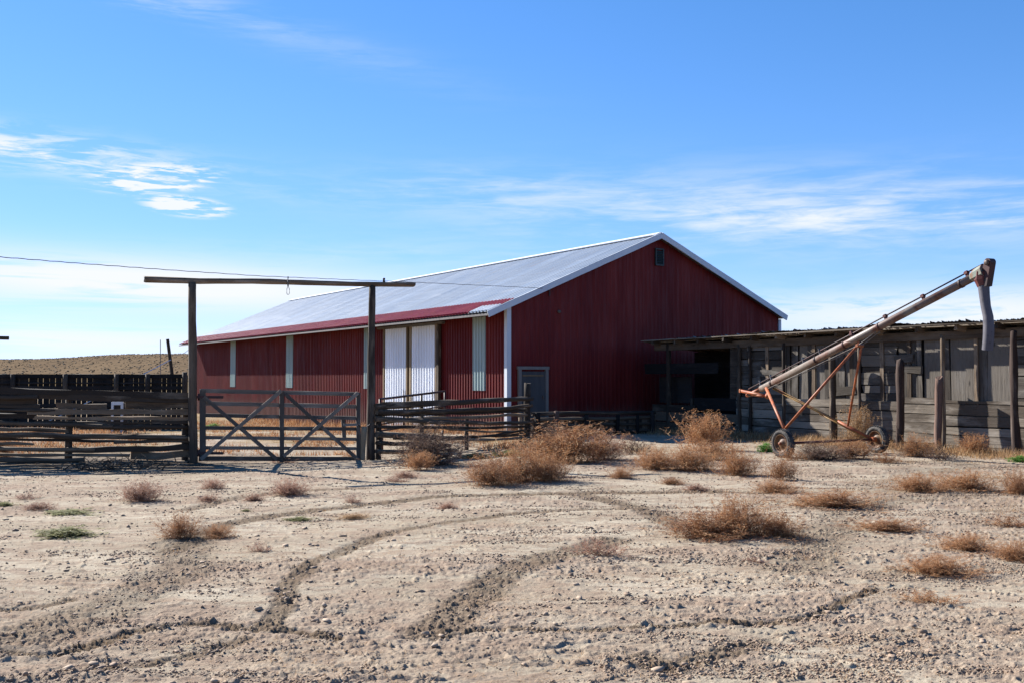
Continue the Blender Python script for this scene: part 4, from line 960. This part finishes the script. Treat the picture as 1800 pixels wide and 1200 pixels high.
# frame members
low = lo + TDIR * (LT * .045) - TUP * .075; s5 = apt(1509, 600)
s5 = lo + TDIR * ((s5 - lo).dot(TDIR)) - TUP * .16
lowL, lowR = low - AXD2 * .10, low + AXD2 * .10
A('frame_leg', [WL + Vector((.03, 0, .30)), lowL], .034, 'orange'); A('frame_leg', [WL + Vector((.05, 0, .30)), s5 - AXD2 * .05], .027, 'orange')
A('wheel_fork', [WL - AXD2 * .0 + Vector((.04, .0, .32)), WL + AXD2 * .11, ], .028, 'orange')
A('frame_leg', [WR - AXD2 * .13, lowR], .030, 'yellow'); A('frame_leg', [WR - AXD2 * .16 + Vector((0, 0, -.03)), (WR - AXD2 * .13).lerp(lowR, .52) - Vector((0, 0, .04))], .016, 'yellow')
mid = (WR - AXD2 * .13).lerp(lowR, .24); A('frame_leg', [mid, s5 + AXD2 * .05], .024, 'orange')
A('frame_sleeve', [(WR - AXD2 * .13).lerp(lowR, .0), (WR - AXD2 * .13).lerp(lowR, .34)], .035, 'orange'); A('hub_bracket', [WR - AXD2 * .16, WR + AXD2 * .02], .055, 'orange')
A('cross_tie', [s5 - AXD2 * .09, s5 + AXD2 * .09], .034, 'orange'); A('hanger', [s5, s5 + TUP * .1], .03, 'orange')
# truss cable below the tube
cb = lo + TDIR * (LT * .56) - TUP * .085
for dx in (-.05, .05): A('truss_cable', [low + AXD2 * dx - TUP * .01, s5 + AXD2 * dx, lo + TDIR * (LT * .59) - TUP * .08 + AXD2 * dx], .008, 'steel', ns=6)
# hitch
h0, h1 = apt(1299, 686), apt(1342, 695)
A('hitch_bar', [h0 - AXD2 * .0 + Vector((-.02, -.25, 0)), h1 + Vector((0, -.35, 0))], .034, 'orange'); A('hitch_knob', [h1 + Vector((-.02, -.35, -.05)), h1 + Vector((.03, -.35, .06))], .055, 'orange'); A('hitch_knob', [h0 + Vector((-.05, -.25, 0)), h0 + Vector((.0, -.25, 0))], .045, 'orange'); A('hitch_link', [h1 + Vector((-.1, -.33, 0)), inl], .03, 'orange')
# head, guard and spout
hp = hi; mb = MB(); mb.sweep([hi - TDIR * .16, hi - TDIR * .06, hi + TDIR * .12], [.085, .125, .135], 8, tone=.5); mb.v = [v - G0 for v in mb.v]; mb.build('discharge_hood', M['pale'], ag)
gt, gb_ = apt(1740, 462), apt(1733, 500)
gt = gt + TDh * .0; mb = MB()
gd = (gt - gb_).normalized(); c_t, c_b = gt, gb_
side = AXD; pr = []
fw = gd.cross(side).normalized()
for k in range(13): a = math.pi * k / 12; pr.append(c_t + fw * math.cos(a) * .065 + gd * math.sin(a) * .075)
pr += [c_b - fw * .075 - gd * .02, c_b + gd * -.05, c_b + fw * .075 - gd * .02]
n_ = len(pr); b_ = len(mb.v)
for sgn in (-.075, .075): mb.v += [p + side * sgn - G0 for p in pr]
for i in range(n_):
    j = (i + 1) % n_; mb.face((b_ + i, b_ + j, b_ + n_ + j, b_ + n_ + i), ((0, 0), (.1, 0), (.1, .1), (0, .1)), .5)
mb.face(tuple(b_ + i for i in range(n_))[::-1], tuple((0, 0) for _ in range(n_)), .5); mb.face(tuple(b_ + n_ + i for i in range(n_)), tuple((0, 0) for _ in range(n_)), .5)
gdn = mb.build('chain_guard', M['blackred'], ag)
mb = MB(); mb.lathe(c_t - side * .08 - G0, side * -1, [(0, .05), (.02, .05), (.03, .02), (.03, .001)], 16); mb.build('hub', M['steel'], gdn)
sA, sB, sC, sD, sE = apt(1727, 478), apt(1729, 503), apt(1733, 540), apt(1738, 575), apt(1735.5, 615)
mb = MB(); mb.sweep([sA, apt(1726, 492), sB], [.13, .13, .105], 8, Vector((0, 1, 0)), tone=.4); mb.v = [v - G0 for v in mb.v]; mb.build('discharge_box', M['darkred'], ag)
mb = MB(); mb.sweep([sB, apt(1730.5, 520), sC, apt(1737, 557), sD, apt(1737.5, 595), sE], [.096, .088, .083, .086, .090, .092, .090], 20, Vector((0, 1, 0)), tone=.5, smooth=True, cap=False); mb.v = [v - G0 for v in mb.v]; mb.build('spout', M['spout'], ag)

# ================================================================== PLANTS
def weed_mesh(name, seed, stems=120, twigs=12, spread=.5, height=1.0, lay=.5, leaf=.045, stemw=.006, tilt=(0, 0)):
    """unit dry bush: radius about .5, height about 1 (scaled per plant)"""
    r = np.random.RandomState(seed); Vs = []; Fs = []; T = []
    def tri(a, b, c, tn): k = len(Vs); Vs.extend((a, b, c)); Fs.append((k, k + 1, k + 2)); T.append(tn)
    for s_ in range(stems):
        az_ = r.uniform(0, 6.283); lean = abs(r.normal(0, .55)) * lay * 2; lean = min(lean, 1.5)
        d = np.array([math.cos(az_) * math.sin(lean), math.sin(az_) * math.sin(lean), math.cos(lean) + .02])
        base = np.array([r.normal(0, .10), r.normal(0, .10), -.02]) * spread * 1.4; L = r.uniform(.45, 1.0) * (1 - .12 * lean)
        p = base.copy(); tn = r.rand() * .85; pts = [p.copy()]
        for k in range(5):
            d = d + r.normal(0, .16, 3) + np.array([0, 0, .10]); d /= np.linalg.norm(d); p = p + d * L / 5 * np.array([spread * 1.05, spread * 1.05, height]); p[2] = max(p[2], .015); pts.append(p.copy())
        for k in range(5):
            w0 = stemw * (1 - k / 6); sd = r.normal(0, 1, 3); sd /= np.linalg.norm(sd)
            a, b = pts[k], pts[k + 1]; tri(a - sd * w0, a + sd * w0, b, tn); 
        for q in range(twigs):
            f_ = r.uniform(.22, 1.0) * 4.999; k = int(f_); a = pts[k] + (pts[k + 1] - pts[k]) * (f_ - k)
            td = (pts[min(k + 1, 5)] - pts[k]); td = td / (np.linalg.norm(td) + 1e-6) * .7 + r.normal(0, .6, 3); td[2] += .25; td /= np.linalg.norm(td); tl_ = r.uniform(.06, .19) * (1.2 - f_ / 9)
            b = a + td * tl_ * np.array([spread * 1.3, spread * 1.3, height]); b[2] = max(b[2], .01); sd = r.normal(0, 1, 3); sd /= np.linalg.norm(sd); t2 = tn if r.rand() < .82 else .95
            tri(a - sd * stemw * .55, a + sd * stemw * .55, b, t2)
            for m_ in range(4):
                c = a + (b - a) * r.uniform(.25, 1.05); e_ = r.normal(0, 1, 3); e_ /= np.linalg.norm(e_); g_ = np.cross(e_, r.normal(0, 1, 3)); g_ /= (np.linalg.norm(g_) + 1e-6)
                l_ = leaf * r.uniform(.4, 1.0); tri(c, c + e_ * l_, c + e_ * l_ * .5 + g_ * l_ * .26, min(.85, tn * r.uniform(.7, 1.2)) if r.rand() < .88 else .95)
    Vs = np.array(Vs); rr_ = np.hypot(Vs[:, 0], Vs[:, 1]); Vs[:, :2] *= .5 / np.percentile(rr_, 93); Vs[:, 2] *= .9 / np.percentile(Vs[:, 2], 97)
    o = mesh_from_np(name, Vs, np.array(Fs), M['weedR'], False, {'tone': ('FACE', np.array(T))})
    me = o.data; bpy.data.objects.remove(o); return me
TPL = {}
for nm, kw in dict(round=dict(stems=200, twigs=15, lay=.8, stemw=.004, leaf=.027), round2=dict(stems=180, twigs=15, lay=.78, stemw=.004, leaf=.027), tall=dict(stems=110, twigs=13, lay=.36, leaf=.032, stemw=.005), low=dict(stems=190, twigs=13, lay=1.0, leaf=.034, stemw=.005), low2=dict(stems=160, twigs=13, lay=.95, leaf=.036, stemw=.005), sparse=dict(stems=46, twigs=9, lay=.8, leaf=.04, stemw=.008), green=dict(stems=110, twigs=8, lay=.9, leaf=.10, stemw=.008)).items():
    TPL[nm] = weed_mesh('dry_weed_' + nm, hash(nm) % 1000 if False else sum(map(ord, nm)), **kw)
def tpl(nm, mt):
    key = nm + mt
    if key not in TPL: m_ = TPL[nm].copy(); m_.materials[0] = M[mt]; m_.name = 'dry_weed_' + key; TPL[key] = m_
    return TPL[key]
def weed(u, vb, wpx, hpx, kind, mt, label=None, cat='weed', name='dry_weed', group='dry weeds on the yard', depth=None, y=None):
    p = gp(u, vb - hpx * .06) if y is None else Vector((at(u, vb, y).x, y, 0))
    wm, hm = wpx / FPX * p.y, hpx / FPX * p.y
    dm = wm * .8 if depth is None else depth
    p.y += dm * .25; p.x += (u - 900) / FPX * dm * .25
    o = bpy.data.objects.new(name, tpl(kind, mt)); C.objects.link(o)
    o.location = (p.x, p.y, gh(p.x, p.y) - .01); o.rotation_euler = (0, 0, RND.uniform(-.5, .5)); o.scale = (wm * RND.uniform(1.0, 1.12), min(dm, 2.2), hm * RND.uniform(.84, .98))
    if label: tag(o, label, cat, group)
    return o
W = [
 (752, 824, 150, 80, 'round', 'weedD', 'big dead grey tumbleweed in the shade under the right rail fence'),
 (745, 790, 70, 50, 'tall', 'weedT', 'straw coloured weed poking through the rails above the dead tumbleweed'),
 (738, 829, 60, 36, 'tall', 'weedR', 'small orange weed just in front of the dead grey tumbleweed'),
 (712, 840, 50, 14, 'low', 'weedP', 'flat pinkish tuft nearest the right gateway post'),
 (700, 846, 58, 13, 'sparse', 'weedP', 'sparse low tuft lying left of and below the flat pinkish tuft'),
 (862, 858, 120, 56, 'round', 'weedR', 'round rusty weed at the left front of the large central clump'),
 (915, 852, 110, 66, 'round2', 'weedR', 'rusty weed in the middle of the large central clump'),
 (962, 850, 96, 58, 'round', 'weedR', 'rusty weed at the right front of the large central clump'),
 (960, 815, 130, 52, 'low', 'weedR', 'low rusty weed joining the central clump to the tall tan bush'),
 (1012, 820, 150, 84, 'tall', 'weedR', 'tallest tan bush of the central clump, before the pen fence'),
 (1060, 812, 90, 52, 'round2', 'weedP', 'pinkish bush on the right shoulder of the tallest tan bush'),
 (1240, 796, 96, 78, 'tall', 'weedR', 'tall upright bush in front of the dark open stall'),
 (1152, 830, 100, 42, 'round', 'weedR', 'leftmost bush of the rusty row before the stall'),
 (1215, 832, 120, 50, 'round2', 'weedR', 'second bush of the rusty row, under the tall upright bush'),
 (1296, 840, 84, 60, 'round', 'weedR', 'right bush of the rusty row, nearest the auger wheel'),
 (1258, 812, 90, 40, 'tall', 'weedR', 'thin rusty weed between the row and the tall upright bush'),
 (1376, 848, 60, 46, 'tall', 'weedR', 'narrow upright weed growing in front of the left auger wheel'),
 (1092, 842, 48, 24, 'round2', 'weedR', 'small weed by itself left of the rusty row'),
 (1180, 852, 56, 14, 'low', 'weedR', 'tiny flat tuft below the leftmost bush of the row'),
 (1224, 862, 50, 14, 'low2', 'weedP', 'tiny pinkish tuft below the middle of the rusty row'),
 (1362, 868, 96, 24, 'low', 'weedR', 'low tuft below the narrow upright weed'),
 (1465, 893, 170, 34, 'low2', 'weedR', 'wide low rusty mat in the open right of centre'),
 (1240, 952, 190, 50, 'low', 'weedR', 'left end of the broad rusty patch in the right middle ground'),
 (1300, 950, 150, 74, 'round2', 'weedR', 'highest mound of the broad rusty patch'),
 (1370, 948, 110, 44, 'low2', 'weedR', 'right end of the broad rusty patch'),
 (1058, 982, 120, 34, 'sparse', 'weedP', 'faint pinkish tuft left of the broad rusty patch'),
 (247, 882, 86, 40, 'round', 'weedP', 'round pinkish weed below the left rail fence'),
 (374, 859, 50, 24, 'round2', 'weedP', 'small neat pinkish weed just below the gate'),
 (509, 872, 80, 30, 'round', 'weedP', 'pinkish weed below the middle of the gate'),
 (366, 880, 46, 15, 'low', 'weedP', 'flat tuft under the small neat pinkish weed'),
 (447, 878, 46, 14, 'low2', 'weedP', 'flat tuft left of the pinkish weed below the gate'),
 (318, 950, 84, 52, 'round2', 'weedR', 'largest rusty weed of the left yard'),
 (382, 947, 66, 28, 'low', 'weedR', 'low shoulder to the right of the largest left weed'),
 (66, 896, 66, 18, 'low', 'weedP', 'flat pinkish tuft at the far left above the green patch'),
 (50, 876, 70, 12, 'sparse', 'weedP', 'thin tuft beneath the left end of the rail fence'),
 (788, 894, 44, 14, 'low2', 'weedP', 'small pinkish tuft alone below the central clump'),
 (622, 884, 46, 18, 'sparse', 'weedP', 'sparse tuft between the gate and the arc of the tyre track'),
 (622, 912, 70, 12, 'low2', 'weedT', 'flat straw tuft inside the far tyre track'),
 (460, 972, 56, 20, 'sparse', 'weedP', 'sparse grey tuft right of the largest left weed'),
 (1645, 1014, 150, 38, 'low', 'weedR', 'wide rusty mat in the lower right yard'),
 (1560, 934, 140, 26, 'low2', 'weedR', 'faint rusty mat right of the broad patch'),
 (1610, 866, 110, 34, 'low', 'weedR', 'low rusty mat below the right auger wheel'),
 (1700, 866, 130, 40, 'low2', 'weedR', 'low rusty mat beneath the broken posts'),
 (1790, 872, 70, 48, 'round', 'weedR', 'weed cut by the right edge below the shed'),
 (1700, 968, 120, 34, 'low2', 'weedR', 'left one of two mats near the right edge'),
 (1785, 985, 110, 36, 'low', 'weedR', 'right one of two mats, cut by the right edge'),
 (1640, 1062, 120, 26, 'sparse', 'weedR', 'thinnest mat in the lower right foreground'),
 (1780, 926, 100, 22, 'sparse', 'weedR', 'thin tuft at the right edge above the two mats'),
 (1330, 990, 60, 12, 'sparse', 'weedP', 'tiny sparse tuft under the broad rusty patch'),
 (1440, 812, 110, 36, 'round', 'weedD', 'brown weed between the two auger wheels'),
 (1500, 810, 90, 40, 'tall', 'weedR', 'upright weed just left of the right auger wheel'),
 (1510, 790, 60, 78, 'tall', 'weedT', 'tall straw weed against the shed behind the auger frame'),
 (1612, 806, 80, 44, 'round2', 'weedR', 'rusty weed at the foot of the square topped post'),
 (1655, 812, 60, 34, 'sparse', 'weedD', 'dead weed at the foot of the shorter broken post'),
 (1712, 800, 60, 46, 'tall', 'weedR', 'upright weed against the shed between broken and twisted posts'),
 (1560, 816, 60, 26, 'sparse', 'weedR', 'small weed at the foot of the right auger wheel'),
 (1395, 812, 60, 30, 'sparse', 'weedR', 'small weed right behind the left auger wheel'),
 (6, 806, 46, 52, 'round', 'weedR', 'reddish bush at the left edge behind the rail fence'),
 (203, 749, 78, 22, 'round', 'weedT', 'pale tuft under the white framed box'),
 (620, 806, 50, 22, 'sparse', 'weedR', 'tuft at the foot of the gate near its right post'),
 (500, 812, 60, 16, 'sparse', 'weedP', 'tuft under the middle stile of the gate'),
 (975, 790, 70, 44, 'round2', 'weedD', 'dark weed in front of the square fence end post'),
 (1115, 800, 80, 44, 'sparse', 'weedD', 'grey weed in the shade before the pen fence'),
]
used = set()
for (u, vb, wp, hp_, kd, mt, lb) in W: weed(u, vb, wp, hp_, kd, mt, lb)
# dead branches heaped under the left fence
mb = MB(); base = gp(205, 826)
for k in range(120):
    a = Vector((base.x + RND.gauss(0, .42), base.y + RND.gauss(.1, .18), RND.uniform(.0, .12))); d = Vector((RND.uniform(-1, 1), RND.uniform(-.6, .6), RND.uniform(-.1, .4))).normalized() * RND.uniform(.10, .34)
    mb.sweep([a, a + d * .5 + Vector((0, 0, RND.uniform(-.03, .05))), a + d], [.009, .006, .003], 4, tone=RND.random())
tag(mb.build('brush_heap', M['log']), 'heap of dead brown branches under the left rail fence', 'brush heap')
# green patches
GR = [(115, 946, 105, 26, 'green', 'green', 'larger olive green patch low in the left yard'), (122, 904, 90, 14, 'green', 'green', 'narrow green patch above the larger olive one'), (6, 888, 40, 14, 'green', 'green', 'green tuft cut by the left edge'),
      (432, 897, 20, 10, 'green', 'green', 'tiny green tuft left of the far tyre track'), (526, 914, 52, 14, 'green', 'green', 'brownish green tuft on the far tyre track'), (1347, 795, 30, 18, 'green', 'bright', 'bright green leafy plant beside the left auger wheel'),
      (895, 802, 60, 20, 'green', 'green', 'green growth in the shade beneath the right rail fence'), (835, 806, 60, 18, 'green', 'green', 'darker green growth left under the right rail fence'), (1796, 812, 40, 14, 'green', 'bright', 'green tuft at the right edge by the twisted post'),
      (375, 742, 30, 12, 'green', 'bright', 'green tuft seen through the gate beside its left stile')]
for (u, vb, wp, hp_, kd, mt, lb) in GR: weed(u, vb, wp, hp_ * (.62 if mt == 'green' else 1), kd, mt, lb, 'green plant', 'green_plant', 'green plants on the yard')

# loose grass nobody could count: behind the gate, along the barn wall, along the shed foot
def blades(name, xs, ys, hs, mat, seed, wdt=.008, n_per=3):
    r = np.random.RandomState(seed); n_ = len(xs); zs = ground_h(xs, ys, False)
    xs = np.repeat(xs, n_per); ys = np.repeat(ys, n_per); zs = np.repeat(zs, n_per); hs = np.repeat(hs, n_per); n2 = len(xs)
    a = r.uniform(0, 6.28, n2); ln = r.uniform(.1, .9, n2) * hs; b = np.stack([xs + r.normal(0, .03, n2), ys + r.normal(0, .03, n2), zs - .01], -1)
    sd = np.stack([np.cos(a + 1.5), np.sin(a + 1.5), np.zeros(n2)], -1) * wdt
    tip = b + np.stack([np.cos(a) * ln, np.sin(a) * ln, hs * r.uniform(.5, 1, n2)], -1)
    V_ = np.stack([b - sd, b + sd, tip], 1).reshape(-1, 3); F_ = np.arange(n2 * 3).reshape(-1, 3)
    return mesh_from_np(name, V_, F_, mat, False, {'tone': ('FACE', r.rand(n2))})
rs = np.random.RandomState(21)
n = 30000; ys = rs.uniform(21, 46, n); xs = ys * rs.uniform(-.56, .02, n)
bxn = (xs - BO.x) * GX.x + (ys - BO.y) * GX.y
dn = ss(.44, .62, fbm(xs * .45, ys * .45, 4)) + (np.abs(bxn + .9) < .9) * .9
k = (bxn < -.15) & (rs.rand(n) < dn)
tag(blades('dry_grass', xs[k], ys[k], rs.uniform(.06, .22, k.sum()) * (1 + 1.0 * (np.abs(bxn[k] + .8) < .7)), M['weedR'], 5, .009), kind='stuff')
n = 17000; tt = rs.uniform(-5, 12, n); oo = -np.abs(rs.normal(.1, .75, n)) - .1
xs = SO.x + AX.x * tt + GX.x * oo; ys = SO.y + AX.y * tt + GX.y * oo
tag(blades('wall_grass', xs, ys, rs.uniform(.04, .13, n) * (1 + 1.3 * (rs.rand(n) < .25)), M['weedT'], 6, .007), kind='stuff')
n = 60000; ys = 5 + rs.rand(n) ** .8 * 15; xs = ys * rs.uniform(-.56, .56, n); dn = ss(.54, .66, fbm(xs * .8 + 22, ys * 1.1, 4)) * (.25 + .75 * ss(0, 4, xs - .1 * ys))
k = rs.rand(n) < dn
tag(blades('yard_grass', xs[k], ys[k], rs.uniform(.012, .045, k.sum()) * (1 + .6 * ss(1, 5, xs[k])), M['weedT'], 7, .0035, 4), kind='stuff')

rs = np.random.RandomState(77); n = 26000; ys = 4.6 + rs.rand(n) ** 1.1 * 16; xs = ys * rs.uniform(-.56, .56, n)
k = rs.rand(n) < .04 + .8 * ss(.52, .66, fbm(xs * .9 + 61, ys * 1.8 + 4, 4)); xs, ys = xs[k], ys[k]; n2 = len(xs); zs = ground_h(xs, ys) + .004
a = rs.uniform(0, 3.14, n2); ln = rs.uniform(.012, .05, n2); w2 = .0022; dx, dy = np.cos(a) * ln, np.sin(a) * ln
V_ = np.stack([np.stack([xs - dx + np.sin(a) * w2, ys - dy - np.cos(a) * w2, zs], -1), np.stack([xs - dx - np.sin(a) * w2, ys - dy + np.cos(a) * w2, zs], -1), np.stack([xs + dx, ys + dy, zs + rs.uniform(0, .012, n2)], -1)], 1).reshape(-1, 3)
tag(mesh_from_np('straw_litter', V_, np.arange(n2 * 3).reshape(-1, 3), M['weedT'], False, {'tone': ('FACE', rs.rand(n2))}), kind='stuff')
